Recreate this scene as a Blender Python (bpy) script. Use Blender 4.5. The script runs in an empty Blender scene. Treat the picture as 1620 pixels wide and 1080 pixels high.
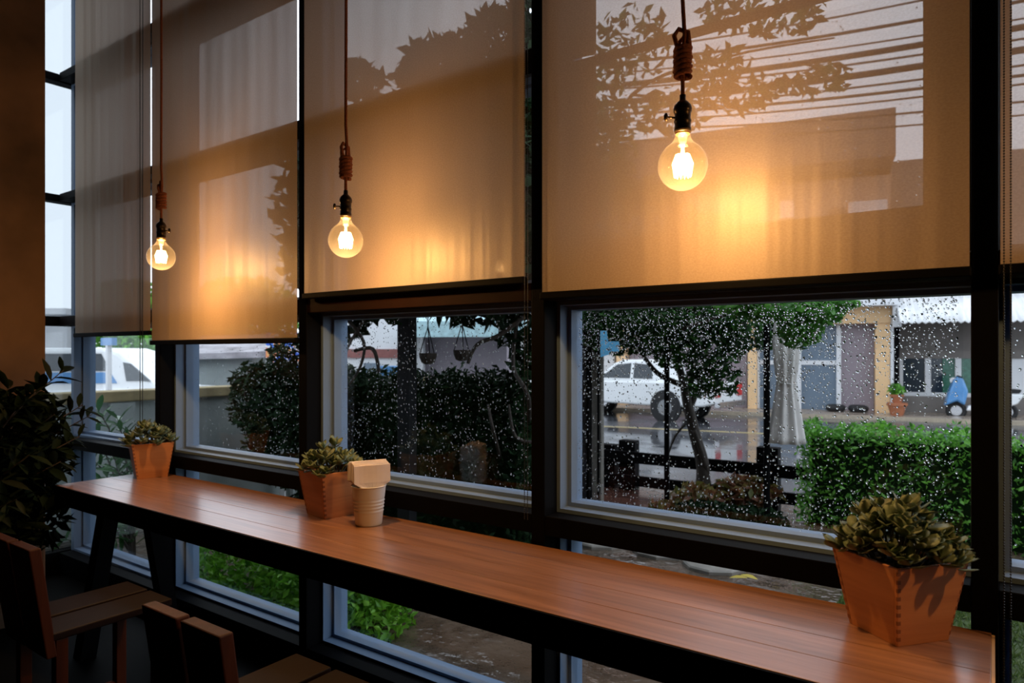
import bpy, math, random
import numpy as np
from mathutils import Vector, Matrix

# ------------------------------------------------------------------ camera, sky, exposure
scene = bpy.context.scene
C = scene.collection
CZ = 1.40                                   # eye height above the cafe floor
TH = math.atan2(1530, 1080)                 # angle between the view axis and the window wall
FX, FY = -math.cos(TH), math.sin(TH)        # view direction (level)
RX, RY = math.sin(TH), math.cos(TH)         # right-hand direction
camd = bpy.data.cameras.new('camera'); cam = bpy.data.objects.new('camera', camd); C.objects.link(cam)
cam.location = (0, 0, CZ)
cam.rotation_euler = (math.pi/2, 0, math.pi/2 - TH)
camd.sensor_width = 36; camd.lens = 24; camd.shift_y = 18/1620
camd.clip_start = .02; camd.clip_end = 300
camd.dof.use_dof = True; camd.dof.focus_distance = 2.15; camd.dof.aperture_fstop = 4.0
scene.camera = cam

world = bpy.data.worlds.new('overcast_sky'); scene.world = world; world.use_nodes = True
wn = world.node_tree.nodes; wl = world.node_tree.links
bg = wn['Background']; bg.inputs[0].default_value = (.80, .89, 1.0, 1); bg.inputs[1].default_value = 2.0

vs = scene.view_settings
vs.view_transform = 'Standard'; vs.look = 'None'; vs.gamma = 1; vs.use_curve_mapping = False
vs.exposure = 0.0
scene.cycles.transparent_max_bounces = 32
scene.cycles.max_bounces = 10
scene.cycles.sample_clamp_indirect = 6
scene.cycles.caustics_refractive = False; scene.cycles.caustics_reflective = False

BULB_WATT = 31.0
BULB_COL = (1.0, .54, .20)

# ------------------------------------------------------------------ helpers: picture -> place
def ray(u):
    a = (u-810)/1080
    return FX+RX*a, FY+RY*a
def at(u, v, d):
    x, y = ray(u)
    return Vector((x*d, y*d, CZ+(558-v)/1080*d))
def gnd(u, v, z):
    return at(u, v, (CZ-z)*1080/(v-558))
def on_y(u, y):                              # x and depth where the column u meets the plane y
    x, yy = ray(u); d = y/yy
    return x*d, d
def zat(v, d): return CZ+(558-v)/1080*d

rnd = random.Random(7)
rng = np.random.default_rng(11)

# ------------------------------------------------------------------ materials
def new_mat(name):
    m = bpy.data.materials.new(name); m.use_nodes = True
    return m, m.node_tree.nodes, m.node_tree.links, m.node_tree.nodes['Principled BSDF']
def setp(b, **k):
    names = dict(color='Base Color', rough='Roughness', metal='Metallic', spec='Specular IOR Level', coat='Coat Weight',
                 coatr='Coat Roughness', trans='Transmission Weight', ior='IOR', sub='Subsurface Weight')
    for a, v in k.items():
        if a == 'color': v = (*v[:3], 1)
        b.inputs[names[a]].default_value = v
def ramp(n, l, fac, stops):
    r = n.new('ShaderNodeValToRGB')
    e = r.color_ramp.elements
    while len(e) < len(stops): e.new(.5)
    for q, (p, c) in zip(e, stops): q.position = p; q.color = (*c[:3], 1)
    l.new(fac, r.inputs[0]); return r
def plain(name, color, rough=.6, metal=0, spec=.5, var=.12, scale=14, bump=0, bscale=60, coat=0):
    m, n, l, b = new_mat(name)
    setp(b, color=color, rough=rough, metal=metal, spec=spec, coat=coat)
    tc = n.new('ShaderNodeTexCoord')
    if var:
        t = n.new('ShaderNodeTexNoise'); t.inputs['Scale'].default_value = scale; t.inputs['Detail'].default_value = 6
        l.new(tc.outputs['Object'], t.inputs['Vector'])
        r = ramp(n, l, t.outputs['Fac'], [(.3, [c*(1-var) for c in color]), (.7, [min(1, c*(1+var)) for c in color])])
        l.new(r.outputs[0], b.inputs['Base Color'])
    if bump:
        t2 = n.new('ShaderNodeTexNoise'); t2.inputs['Scale'].default_value = bscale; t2.inputs['Detail'].default_value = 4
        l.new(tc.outputs['Object'], t2.inputs['Vector'])
        bp = n.new('ShaderNodeBump'); bp.inputs['Strength'].default_value = bump; bp.inputs['Distance'].default_value = .01
        l.new(t2.outputs['Fac'], bp.inputs['Height']); l.new(bp.outputs[0], b.inputs['Normal'])
    return m
def wood(name, dark, light, rough=.4, axis='X', scale=6, coat=0.0, spec=.5):
    m, n, l, b = new_mat(name); setp(b, rough=rough, coat=coat, coatr=.22, spec=spec)
    tc = n.new('ShaderNodeTexCoord'); mp = n.new('ShaderNodeMapping'); oi = n.new('ShaderNodeObjectInfo')
    s = [scale*6]*3; s['XYZ'.index(axis)] = scale*.35
    mp.inputs['Scale'].default_value = s
    ad = n.new('ShaderNodeVectorMath'); ad.operation = 'ADD'
    ml = n.new('ShaderNodeMath'); ml.operation = 'MULTIPLY'; ml.inputs[1].default_value = 37
    l.new(oi.outputs['Random'], ml.inputs[0])
    l.new(tc.outputs['Object'], ad.inputs[0]); l.new(ml.outputs[0], ad.inputs[1]); l.new(ad.outputs[0], mp.inputs['Vector'])
    t = n.new('ShaderNodeTexNoise'); t.inputs['Scale'].default_value = 1; t.inputs['Detail'].default_value = 8; t.inputs['Roughness'].default_value = .62
    t.inputs['Distortion'].default_value = .6
    l.new(mp.outputs[0], t.inputs['Vector'])
    mid = [(a+c)/2 for a, c in zip(dark, light)]
    r = ramp(n, l, t.outputs['Fac'], [(.28, dark), (.5, mid), (.72, light)])
    hs = n.new('ShaderNodeHueSaturation')
    mr = n.new('ShaderNodeMapRange'); mr.inputs['To Min'].default_value = .78; mr.inputs['To Max'].default_value = 1.18
    l.new(oi.outputs['Random'], mr.inputs[0]); l.new(mr.outputs[0], hs.inputs['Value']); l.new(r.outputs[0], hs.inputs['Color'])
    l.new(hs.outputs[0], b.inputs['Base Color'])
    bp = n.new('ShaderNodeBump'); bp.inputs['Strength'].default_value = .12; bp.inputs['Distance'].default_value = .002
    l.new(t.outputs['Fac'], bp.inputs['Height']); l.new(bp.outputs[0], b.inputs['Normal'])
    return m
def leafmat(name, cols, rough=.45, trans=.25, spec=.4, island=True):
    m, n, l, b = new_mat(name); setp(b, rough=rough, spec=spec)
    if island:
        g = n.new('ShaderNodeNewGeometry'); f = g.outputs['Random Per Island']
    else:
        g = n.new('ShaderNodeObjectInfo'); f = g.outputs['Random']
    r = ramp(n, l, f, [(i/max(1, len(cols)-1), c) for i, c in enumerate(cols)])
    l.new(r.outputs[0], b.inputs['Base Color'])
    tr = n.new('ShaderNodeBsdfTranslucent'); l.new(r.outputs[0], tr.inputs[0])
    mx = n.new('ShaderNodeMixShader'); mx.inputs[0].default_value = trans
    out = n['Material Output']
    l.new(b.outputs[0], mx.inputs[1]); l.new(tr.outputs[0], mx.inputs[2]); l.new(mx.outputs[0], out.inputs[0])
    return m
def emit(name, color, strength):
    m, n, l, b = new_mat(name)
    e = n.new('ShaderNodeEmission'); e.inputs[0].default_value = (*color, 1); e.inputs[1].default_value = strength
    l.new(e.outputs[0], n['Material Output'].inputs[0]); return m
def thin_glass(name, tint=(.98, .985, .99), ior=1.45, rough=0.0, haze=0.0):
    m, n, l, b = new_mat(name)
    t = n.new('ShaderNodeBsdfTransparent'); t.inputs[0].default_value = (*tint, 1)
    g = n.new('ShaderNodeBsdfGlossy'); g.inputs['Roughness'].default_value = rough
    lw = n.new('ShaderNodeLayerWeight'); lw.inputs[0].default_value = .5
    pw = n.new('ShaderNodeMath'); pw.operation = 'POWER'; pw.inputs[1].default_value = 5; l.new(lw.outputs['Facing'], pw.inputs[0])
    f = n.new('ShaderNodeMath'); f.operation = 'MULTIPLY_ADD'; f.inputs[1].default_value = .96; f.inputs[2].default_value = ((ior-1)/(ior+1))**2; l.new(pw.outputs[0], f.inputs[0])
    mx = n.new('ShaderNodeMixShader'); l.new(f.outputs[0], mx.inputs[0]); l.new(t.outputs[0], mx.inputs[1]); l.new(g.outputs[0], mx.inputs[2])
    last = mx
    if haze:
        h = n.new('ShaderNodeBsdfTranslucent'); h.inputs[0].default_value = (*tint, 1)
        m2 = n.new('ShaderNodeMixShader'); m2.inputs[0].default_value = haze
        l.new(mx.outputs[0], m2.inputs[1]); l.new(h.outputs[0], m2.inputs[2]); last = m2
    l.new(last.outputs[0], n['Material Output'].inputs[0]); return m

M = {}
M['black'] = plain('black_powder_coat', (.0025, .0025, .003), .6, spec=.05, var=.1)
M['alu'] = plain('grey_aluminium', (.15, .225, .345), .5, metal=0, spec=.25, var=.06, scale=5)
M['litbar'] = plain('bulb_lit_black_bar', (.012, .0045, .003), .6, spec=.05)  # black transom; the bulbs' warm light is put into its red-brown colour
M['glass'] = thin_glass('window_glass')
M['glass_side'] = thin_glass('sky_dimming_glass', (.70, .715, .72))  # grey tint added to hold down the bright sky behind this pane
M['ceiling'] = plain('dark_ceiling', (.03, .025, .02), .9)
M['wall'] = plain('dark_plaster', (.035, .028, .022), .9)
M['floor'] = plain('dark_polished_concrete', (.003, .003, .003), .5, spec=.03, var=.3, scale=3)
M['tabletop'] = wood('oiled_hardwood', (.155, .066, .032), (.36, .175, .094), .42, 'X', 5, coat=1.0)
M['paleend'] = wood('pale_end_grain', (.45, .28, .13), (.62, .42, .22), .5, 'Y', 5)
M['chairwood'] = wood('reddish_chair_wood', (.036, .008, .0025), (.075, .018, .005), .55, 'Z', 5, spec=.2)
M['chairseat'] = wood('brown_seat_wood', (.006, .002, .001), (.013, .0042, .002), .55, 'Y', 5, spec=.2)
M['pot'] = wood('orange_pine', (.42, .15, .045), (.60, .25, .085), .5, 'X', 4)
M['potjoint'] = plain('pine_end_grain', (.26, .085, .028), .6)
M['soil'] = plain('dark_soil', (.012, .009, .007), .95, bump=.8, bscale=90)
M['succ'] = leafmat('succulent_leaf', [(.10, .15, .07), (.19, .26, .16), (.14, .17, .09), (.26, .34, .25)], .5, .12, island=False)
M['succ_edge'] = M['succ']
M['stem'] = plain('green_stem', (.05, .06, .025), .7)
M['cord'] = plain('brown_rope', (.34, .10, .04), .9, var=.3, scale=200, bump=.6, bscale=400)
M['socket'] = plain('bronze_socket', (.05, .034, .022), .32, metal=.85, var=.2, scale=40)
M['brass'] = plain('brass_collar', (.5, .25, .08), .35, metal=.9)
M['bulb'] = thin_glass('amber_bulb_glass', (1.0, .95, .84), 1.5, .0, .009)
M['fila'] = emit('glowing_filament', (1.0, .62, .22), 60)
M['stemglass'] = thin_glass('clear_stem_glass', (1, .95, .85), 1.5, .1, .15)
M['bucket'] = plain('white_enamel', (.74, .73, .71), .35, spec=.5, var=.04, coat=.2)
M['napkin'] = plain('kraft_white_napkin', (.85, .77, .73), .85, var=.04)
M['concrete_col'] = plain('brown_concrete', (.14, .082, .05), .85, var=.5, scale=2.6, bump=.25, bscale=7)
M['bead'] = plain('black_bead', (.012, .012, .012), .3)
M['white_plastic'] = plain('pale_clip', (.5, .45, .4), .4)

def fabric():
    m, n, l, b = new_mat('sunscreen_fabric')
    tc = n.new('ShaderNodeTexCoord')
    w = n.new('ShaderNodeTexNoise'); w.inputs['Scale'].default_value = 1.0; w.inputs['Detail'].default_value = 3
    mp = n.new('ShaderNodeMapping'); mp.inputs['Scale'].default_value = (160, 160, 260); l.new(tc.outputs['Object'], mp.inputs[0]); l.new(mp.outputs[0], w.inputs['Vector'])
    r = ramp(n, l, w.outputs['Fac'], [(.35, (.50, .37, .27)), (.65, (.60, .46, .35))])
    # vertical puckers of the weave
    mp2 = n.new('ShaderNodeMapping'); mp2.inputs['Scale'].default_value = (11, 1, .35); l.new(tc.outputs['Object'], mp2.inputs[0])
    w2 = n.new('ShaderNodeTexNoise'); w2.inputs['Scale'].default_value = 1; w2.inputs['Detail'].default_value = 2; l.new(mp2.outputs[0], w2.inputs['Vector'])
    bp = n.new('ShaderNodeBump'); bp.inputs['Strength'].default_value = .5; bp.inputs['Distance'].default_value = .02
    l.new(w2.outputs['Fac'], bp.inputs['Height'])
    d = n.new('ShaderNodeBsdfDiffuse'); l.new(r.outputs[0], d.inputs[0]); l.new(bp.outputs[0], d.inputs['Normal'])
    t = n.new('ShaderNodeBsdfTranslucent'); t.inputs[0].default_value = (.50, .38, .30, 1)
    g = n.new('ShaderNodeBsdfGlossy'); g.inputs['Roughness'].default_value = .50; g.inputs[0].default_value = (.95, .88, .75, 1); l.new(bp.outputs[0], g.inputs['Normal'])
    tr = n.new('ShaderNodeBsdfTransparent'); tr.inputs[0].default_value = (1, .95, .93, 1)
    a = n.new('ShaderNodeMixShader'); a.inputs[0].default_value = .25; l.new(d.outputs[0], a.inputs[1]); l.new(t.outputs[0], a.inputs[2])
    b2 = n.new('ShaderNodeMixShader'); b2.inputs[0].default_value = .10; l.new(a.outputs[0], b2.inputs[1]); l.new(g.outputs[0], b2.inputs[2])
    # a thick weave lets less straight light through the more obliquely it is crossed
    lw = n.new('ShaderNodeLayerWeight'); lw.inputs[0].default_value = .5
    mr = n.new('ShaderNodeMapRange'); mr.inputs['From Min'].default_value = .08; mr.inputs['From Max'].default_value = .56
    mr.inputs['To Min'].default_value = .215; mr.inputs['To Max'].default_value = .012; l.new(lw.outputs['Facing'], mr.inputs[0])
    c = n.new('ShaderNodeMixShader'); l.new(mr.outputs[0], c.inputs[0]); l.new(b2.outputs[0], c.inputs[1]); l.new(tr.outputs[0], c.inputs[2])
    l.new(c.outputs[0], n['Material Output'].inputs[0]); return m
M['fabric'] = fabric()
def water():
    m, n, l, b = new_mat('rain_water'); setp(b, color=(1, 1, 1), rough=0, trans=1, ior=1.33, spec=.5); return m
M['water'] = water()

# ------------------------------------------------------------------ mesh building
class MB:
    def __init__(s): s.v = []; s.f = []
    def add(s, vs, fs):
        o = len(s.v); s.v += [tuple(p) for p in vs]; s.f += [tuple(i+o for i in f) for f in fs]; return s
    def hexa(s, p):          # 8 corners: bottom ring then top ring
        return s.add(p, [(3, 2, 1, 0), (4, 5, 6, 7), (0, 1, 5, 4), (1, 2, 6, 5), (2, 3, 7, 6), (3, 0, 4, 7)])
    def box(s, x0, x1, y0, y1, z0, z1):
        return s.hexa([(x0, y0, z0), (x1, y0, z0), (x1, y1, z0), (x0, y1, z0), (x0, y0, z1), (x1, y0, z1), (x1, y1, z1), (x0, y1, z1)])
    def tube(s, pts, r, n=8, cap=True):
        pts = [Vector(p) for p in pts]; N = len(pts)
        rs = r if isinstance(r, (list, tuple)) else [r]*N
        vs, fs = [], []
        up = Vector((0, 0, 1)); prev = None
        for i, p in enumerate(pts):
            t = (pts[min(i+1, N-1)]-pts[max(i-1, 0)])
            if t.length < 1e-9: t = Vector((0, 0, 1))
            t.normalize()
            if prev is None:
                a = t.cross(up)
                if a.length < 1e-3: a = t.cross(Vector((1, 0, 0)))
            else:
                a = prev - t*prev.dot(t)
                if a.length < 1e-6: a = t.cross(up)
            a.normalize(); prev = a; b = t.cross(a)
            for k in range(n):
                an = 2*math.pi*k/n
                vs.append(p+(a*math.cos(an)+b*math.sin(an))*rs[i])
        for i in range(N-1):
            for k in range(n):
                k2 = (k+1) % n
                fs.append((i*n+k, i*n+k2, (i+1)*n+k2, (i+1)*n+k))
        if cap:
            fs.append(tuple(range(n-1, -1, -1))); fs.append(tuple((N-1)*n+k for k in range(n)))
        return s.add(vs, fs)
    def lathe(s, prof, n=24, c=(0, 0, 0), axis='Z', pleat=None):
        vs, fs = [], []
        for j, (r, z) in enumerate(prof):
            for k in range(n):
                an = 2*math.pi*k/n
                rr = r*(pleat(an, j/(len(prof)-1)) if pleat else 1)
                if axis == 'Z': q = (c[0]+rr*math.cos(an), c[1]+rr*math.sin(an), c[2]+z)
                elif axis == 'Y': q = (c[0]+rr*math.cos(an), c[1]+z, c[2]+rr*math.sin(an))
                else: q = (c[0]+z, c[1]+rr*math.cos(an), c[2]+rr*math.sin(an))
                vs.append(q)
        for j in range(len(prof)-1):
            for k in range(n):
                k2 = (k+1) % n
                fs.append((j*n+k, j*n+k2, (j+1)*n+k2, (j+1)*n+k))
        if prof[0][0] > 1e-4: fs.append(tuple(range(n-1, -1, -1)))
        if prof[-1][0] > 1e-4: fs.append(tuple((len(prof)-1)*n+k for k in range(n)))
        return s.add(vs, fs)
    def torus(s, c, R, r, n=20, m=8, axis=Vector((0, 0, 1))):
        ax = axis.normalized(); a = ax.orthogonal().normalized(); b = ax.cross(a)
        vs, fs = [], []
        for i in range(n):
            an = 2*math.pi*i/n; d = a*math.cos(an)+b*math.sin(an)
            for j in range(m):
                bn = 2*math.pi*j/m
                vs.append(Vector(c)+d*(R+r*math.cos(bn))+ax*(r*math.sin(bn)))
        for i in range(n):
            for j in range(m):
                fs.append((i*m+j, ((i+1) % n)*m+j, ((i+1) % n)*m+(j+1) % m, i*m+(j+1) % m))
        return s.add(vs, fs)
    def prism(s, poly, fn):   # poly: 2-D outline; fn(p, side) -> 3-D point, side 0 or 1
        n = len(poly)
        vs = [fn(p, 0) for p in poly]+[fn(p, 1) for p in poly]
        fs = [tuple(range(n-1, -1, -1)), tuple(range(n, 2*n))]+[(i, (i+1) % n, n+(i+1) % n, n+i) for i in range(n)]
        return s.add(vs, fs)
    def mesh(s, name, mat, smooth=False):
        me = bpy.data.meshes.new(name); me.from_pydata(s.v, [], s.f); me.update()
        import bmesh
        bm = bmesh.new(); bm.from_mesh(me); bmesh.ops.recalc_face_normals(bm, faces=bm.faces); bm.to_mesh(me); bm.free()
        if mat: me.materials.append(mat)
        if smooth: me.polygons.foreach_set('use_smooth', [True]*len(me.polygons))
        return me
    def build(s, name, mat, parent=None, smooth=False, bevel=0):
        o = bpy.data.objects.new(name, s.mesh(name, mat, smooth)); C.objects.link(o)
        if parent: o.parent = parent
        if bevel:
            b = o.modifiers.new('bevel', 'BEVEL'); b.width = bevel; b.segments = 2; b.limit_method = 'ANGLE'
        return o
def tag(o, label, cat=None, group=None, kind=None):
    o['label'] = label
    if cat: o['category'] = cat
    if group: o['group'] = group
    if kind: o['kind'] = kind
    return o
def thing(name, label, cat, loc=(0, 0, 0), rz=0, group=None, kind=None):
    o = bpy.data.objects.new(name, None); C.objects.link(o); o.empty_display_size = .05
    o.location = loc; o.rotation_euler = (0, 0, rz)
    return tag(o, label, cat, group, kind)
def link(name, me, parent=None, mtx=None):
    o = bpy.data.objects.new(name, me); C.objects.link(o)
    if parent: o.parent = parent
    if mtx is not None: o.matrix_local = mtx
    return o
def stuff(o): o['kind'] = 'stuff'; return o
def part(name, mb, mat, parent, **k): return mb.build(name, mat, parent, **k)
def B(*a): return MB().box(*a)

def leaves_mesh(name, pos, size, mat, up=.3, droop=.0, narrow=.45, outward=None):
    """Many small folded leaves in one mesh."""
    pos = np.asarray(pos, float); n = len(pos)
    d = rng.normal(size=(n, 3)); d[:, 2] = d[:, 2]*.7+up
    if outward is not None: d += outward
    d /= np.linalg.norm(d, axis=1)[:, None]
    q = rng.normal(size=(n, 3)); w = np.cross(d, q); w /= np.linalg.norm(w, axis=1)[:, None]
    nn = np.cross(d, w)
    s = size*(.6+.8*rng.random(n))[:, None]
    base = pos-d*s*.5
    l = pos+w*s*narrow*.5+nn*s*.10; r = pos-w*s*narrow*.5+nn*s*.10
    tip = pos+d*s*.5-np.array([0, 0, droop])*s
    v = np.stack([base, l, tip, r], 1).reshape(-1, 3)
    i = np.arange(n)*4
    f = np.concatenate([np.stack([i, i+1, i+2], 1), np.stack([i, i+2, i+3], 1)])
    me = bpy.data.meshes.new(name)
    me.vertices.add(len(v)); me.vertices.foreach_set('co', v.ravel())
    me.loops.add(f.size); me.loops.foreach_set('vertex_index', f.ravel().astype(np.int32))
    me.polygons.add(len(f)); me.polygons.foreach_set('loop_start', np.arange(0, f.size, 3, dtype=np.int32))
    me.update(calc_edges=True); me.validate(); me.materials.append(mat)
    return me
def ellipsoid_pts(c, r, n, shell=.35):
    p = rng.normal(size=(n, 3)); p /= np.linalg.norm(p, axis=1)[:, None]
    k = 1-shell*rng.random(n)**1.2
    return np.asarray(c)+p*k[:, None]*np.asarray(r)
def box_shell_pts(c0, c1, n, depth=.12):
    """points in the outer skin of a box given by two corners"""
    c0 = np.asarray(c0, float); c1 = np.asarray(c1, float)
    d = c1-c0; A = np.array([d[1]*d[2], d[0]*d[2], d[0]*d[1]]); A = np.repeat(A, 2); A[4] *= .05
    f = rng.choice(6, size=n, p=A/A.sum()); p = rng.random((n, 3))
    for a in range(3):
        lo = f == 2*a; hi = f == 2*a+1
        p[lo, a] = rng.random(lo.sum())*depth/d[a]; p[hi, a] = 1-rng.random(hi.sum())*depth/d[a]
    return c0+p*d+rng.normal(size=(n, 3))*.025

# ------------------------------------------------------------------ the room
D = 1.885
XC = -4.88                                   # corner of the glazed walls
POSTS = [-3.647, -2.437, -1.227, -.017, 1.193, 2.403]
ZB = [(0, .13), (.803, .866), (1.572, 1.632), (2.365, 2.41), (3.13, 3.18), (3.88, 4.0)]
tag(B(XC-.1, 5, -6, 2.1, -.08, 0).build('floor', M['floor']), 'dark polished concrete cafe floor', kind='structure')
tag(B(XC-.1, 5, -6, 2.1, 4.0, 4.1).build('ceiling', M['ceiling']), 'dark ceiling above the cafe', kind='structure')
tag(B(XC-.1, 5, -6.1, -6, 0, 4).build('wall_back', M['wall']), 'dark wall at the back of the cafe', kind='structure')
tag(B(5, 5.1, -6, 2.1, 0, 4).build('wall_right', M['wall']), 'dark wall at the right end of the cafe', kind='structure')
tag(B(2.43, 5, D, 2.1, 0, 4).build('wall_front', M['wall']), 'dark wall beyond the last window', kind='structure')
tag(B(XC-.1, XC, -6, .9, 0, 4).build('wall_left', M['wall']), 'dark wall left of the concrete column', kind='structure')
for i, x in enumerate(POSTS):
    tag(B(x-.026, x+.026, D, 1.965, 0, 4).build('trim_%d' % (i+1), M['black'], bevel=.003), ['black window post behind the far pot plant', 'black window post left of the napkin bucket', 'black window post in the middle of the view', 'wide black window post behind the right-hand pot plant', 'black window post outside the picture on the right', 'last black window post'][i], kind='structure')
tag(MB().box(XC-.06, XC-.005, 2.0, 2.09, 0, 4).build('trim_7', M['alu'], bevel=.003), 'grey corner post where the two glazed walls meet', kind='structure')

def raindrops(x0, x1, z0, z1, y, n, dens, rmin=.0009, rmax=.0034, axis='Y'):
    """water drops as shallow caps sitting on the outside of a pane"""
    xs, zs, rs = [], [], []
    got = 0
    seeds = rng.random((8, 4))
    while got < n:
        m = n*3
        x = x0+(x1-x0)*rng.random(m); z = z0+(z1-z0)*rng.random(m)
        u = (x-x0)/(x1-x0); w = (z-z0)/(z1-z0)
        k = sum(.5+.5*np.sin(u*9*(1+s[0]*2)+s[1]*6.3)*np.sin(w*7*(1+s[2]*2)+s[3]*6.3) for s in seeds)/len(seeds)
        keep = rng.random(m) < np.clip(dens(u, w)*k*1.6, 0, 1)
        xs.append(x[keep]); zs.append(z[keep]); got += keep.sum()
    x = np.concatenate(xs)[:n]; z = np.concatenate(zs)[:n]
    r = rmin+(rmax-rmin)*rng.random(n)**2.2
    el = 1+.35*rng.random(n)
    K = 8
    an = np.arange(K)*2*math.pi/K
    V = []
    for hh, rr in ((0, 1.0), (.30, .86), (.52, .5)):
        px = x[:, None]+r[:, None]*rr*np.cos(an); pz = z[:, None]+(r*el)[:, None]*rr*np.sin(an)
        py = np.full_like(px, y)+(r*hh)[:, None]
        V.append(np.stack([px, py, pz], 2))
    top = np.stack([x, y+r*.60, z], 1)[:, None]; bot = np.stack([x, np.full(n, y), z], 1)[:, None]
    v = np.concatenate(V+[top, bot], 1); P = v.shape[1]; v = v.reshape(-1, 3)
    base = (np.arange(n)*P)[:, None, None]
    k = np.arange(K); k2 = (k+1) % K
    tri = [np.stack([np.full(K, 3*K+1), k, k2], 1)]
    for a in (0, K):
        tri += [np.stack([a+k, a+K+k, a+k2], 1), np.stack([a+k2, a+K+k, a+K+k2], 1)]
    tri += [np.stack([2*K+k, np.full(K, 3*K), 2*K+k2], 1)]
    f = (np.concatenate(tri)[None]+base).reshape(-1, 3)
    me = bpy.data.meshes.new('raindrops'); me.vertices.add(len(v)); me.vertices.foreach_set('co', v.ravel())
    me.loops.add(f.size); me.loops.foreach_set('vertex_index', f.ravel().astype(np.int32))
    me.polygons.add(len(f)); me.polygons.foreach_set('loop_start', np.arange(0, f.size, 3, dtype=np.int32))
    me.polygons.foreach_set('use_smooth', [True]*len(f)); me.update(calc_edges=True); me.materials.append(M['water'])
    return me

wlabels = ['window beside the glazed corner behind the far pot plant', 'window facing the concrete garden wall', 'window facing the dark hedge behind the napkin bucket',
           'rain-speckled window facing the street and the white pickup', 'window at the right edge facing the clipped hedge', 'window outside the picture on the right']
edges = [XC]+POSTS
DROPS = {(1, 1): (1200, lambda u, w: .25+.75*u), (2, 1): (2600, lambda u, w: .5+.4*w), (3, 1): (6800, lambda u, w: .22+1.2*np.clip((w-.45)*1.6, 0, 1)+.5*np.clip(.45-w, 0, 1)),
         (4, 1): (1600, lambda u, w: .6+0*u), (0, 1): (300, lambda u, w: .5+0*u), (3, 2): (900, lambda u, w: .5+0*u)}
for i in range(6):
    xl, xr = edges[i]+.026, edges[i+1]-.026
    win = thing('window_%d' % (i+1), wlabels[i], None, ((xl+xr)/2, D, 0), kind='structure')
    ox, oy = (xl+xr)/2, D
    hw = (xr-xl)/2
    def lb(x0, x1, y0, y1, z0, z1): return B(x0-ox, x1-ox, y0-oy, y1-oy, z0, z1)
    for r, (z0, z1) in enumerate(ZB):
        lb(xl, xr, *((2.035, 2.06, z0+.012, z1-.010) if (i, r) == (3, 3) else (D+.002, 1.965, z0, z1))).build('transom', M['litbar' if r == 2 else 'black'], win, bevel=.002)
    for r in range(5):
        z0, z1 = ZB[r][1], ZB[r+1][0]
        fr = MB()
        for a, y0, y1 in ((.012, 1.965, 2.015), (.026, 2.015, 2.09)):
            fr.box(xl-ox-.026, xl-ox+a, y0-oy, y1-oy, z0-.03, z1+.03)
            fr.box(xr-ox-.002, xr-ox+.026, y0-oy, y1-oy, z0-.03, z1+.03)
            if (i, r) != (3, 3): fr.box(xl-ox-.0255, xr-ox+.0255, y0-oy-.0005, y1-oy-.0005, z0-.0295, z0+a)
            if (i, r) != (3, 2): fr.box(xl-ox-.0255, xr-ox+.0255, y0-oy-.0005, y1-oy-.0005, z1-a, z1+.0295)
        fr.build('frame', M['alu'], win)
        g = lb(xl+.02, xr-.02, 2.052, 2.056, z0+.02, z1-.02).build('pane', M['glass'], win)
        if i == 3 and r in (2, 3):               # the hinged sashes behind the big blind
            a = .085; sh = MB()
            zb = z0+(.14 if r == 2 else .0)
            X0, X1 = xl-ox+.02, xr-ox+.012
            sh.box(X0, X0+a, .12, .16, z0, z1); sh.box(X1-a-.03, X1, .12, .16, z0, z1)
            if r == 2: sh.box(X0+a, X1-a-.03, .12, .16, z0, zb)
            sh.build('sash', M['black'], win)
        if (i, r) in DROPS:
            n, dn = DROPS[(i, r)]
            me = raindrops(xl+.03-ox, xr-.03-ox, z0+.03, z1-.03, 2.0563-oy, n, dn)
            stuff(link('raindrops', me, g))
# glazed side wall beyond the column
win = thing('window_7', 'narrow glazed strip between concrete column and corner', None, (XC, 1.4, 0), kind='structure')
for (z0, z1) in ZB:
    B(-.08, .0, -.5, .598, z0, z1).build('transom', M['black'], win)
B(-.08, 0, -.54, -.5, 0, 4).build('post', M['black'], win)
for r in range(5):
    z0, z1 = ZB[r][1], ZB[r+1][0]
    B(-.046, -.042, -.5, .598, z0, z1).build('pane', M['glass_side'], win)
# concrete column
tag(B(XC+.03, -4.10, .55, 1.53, 0, 4).build('wall_column', M['concrete_col'], bevel=.01), 'brown raw concrete column at the left edge', kind='structure')

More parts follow.
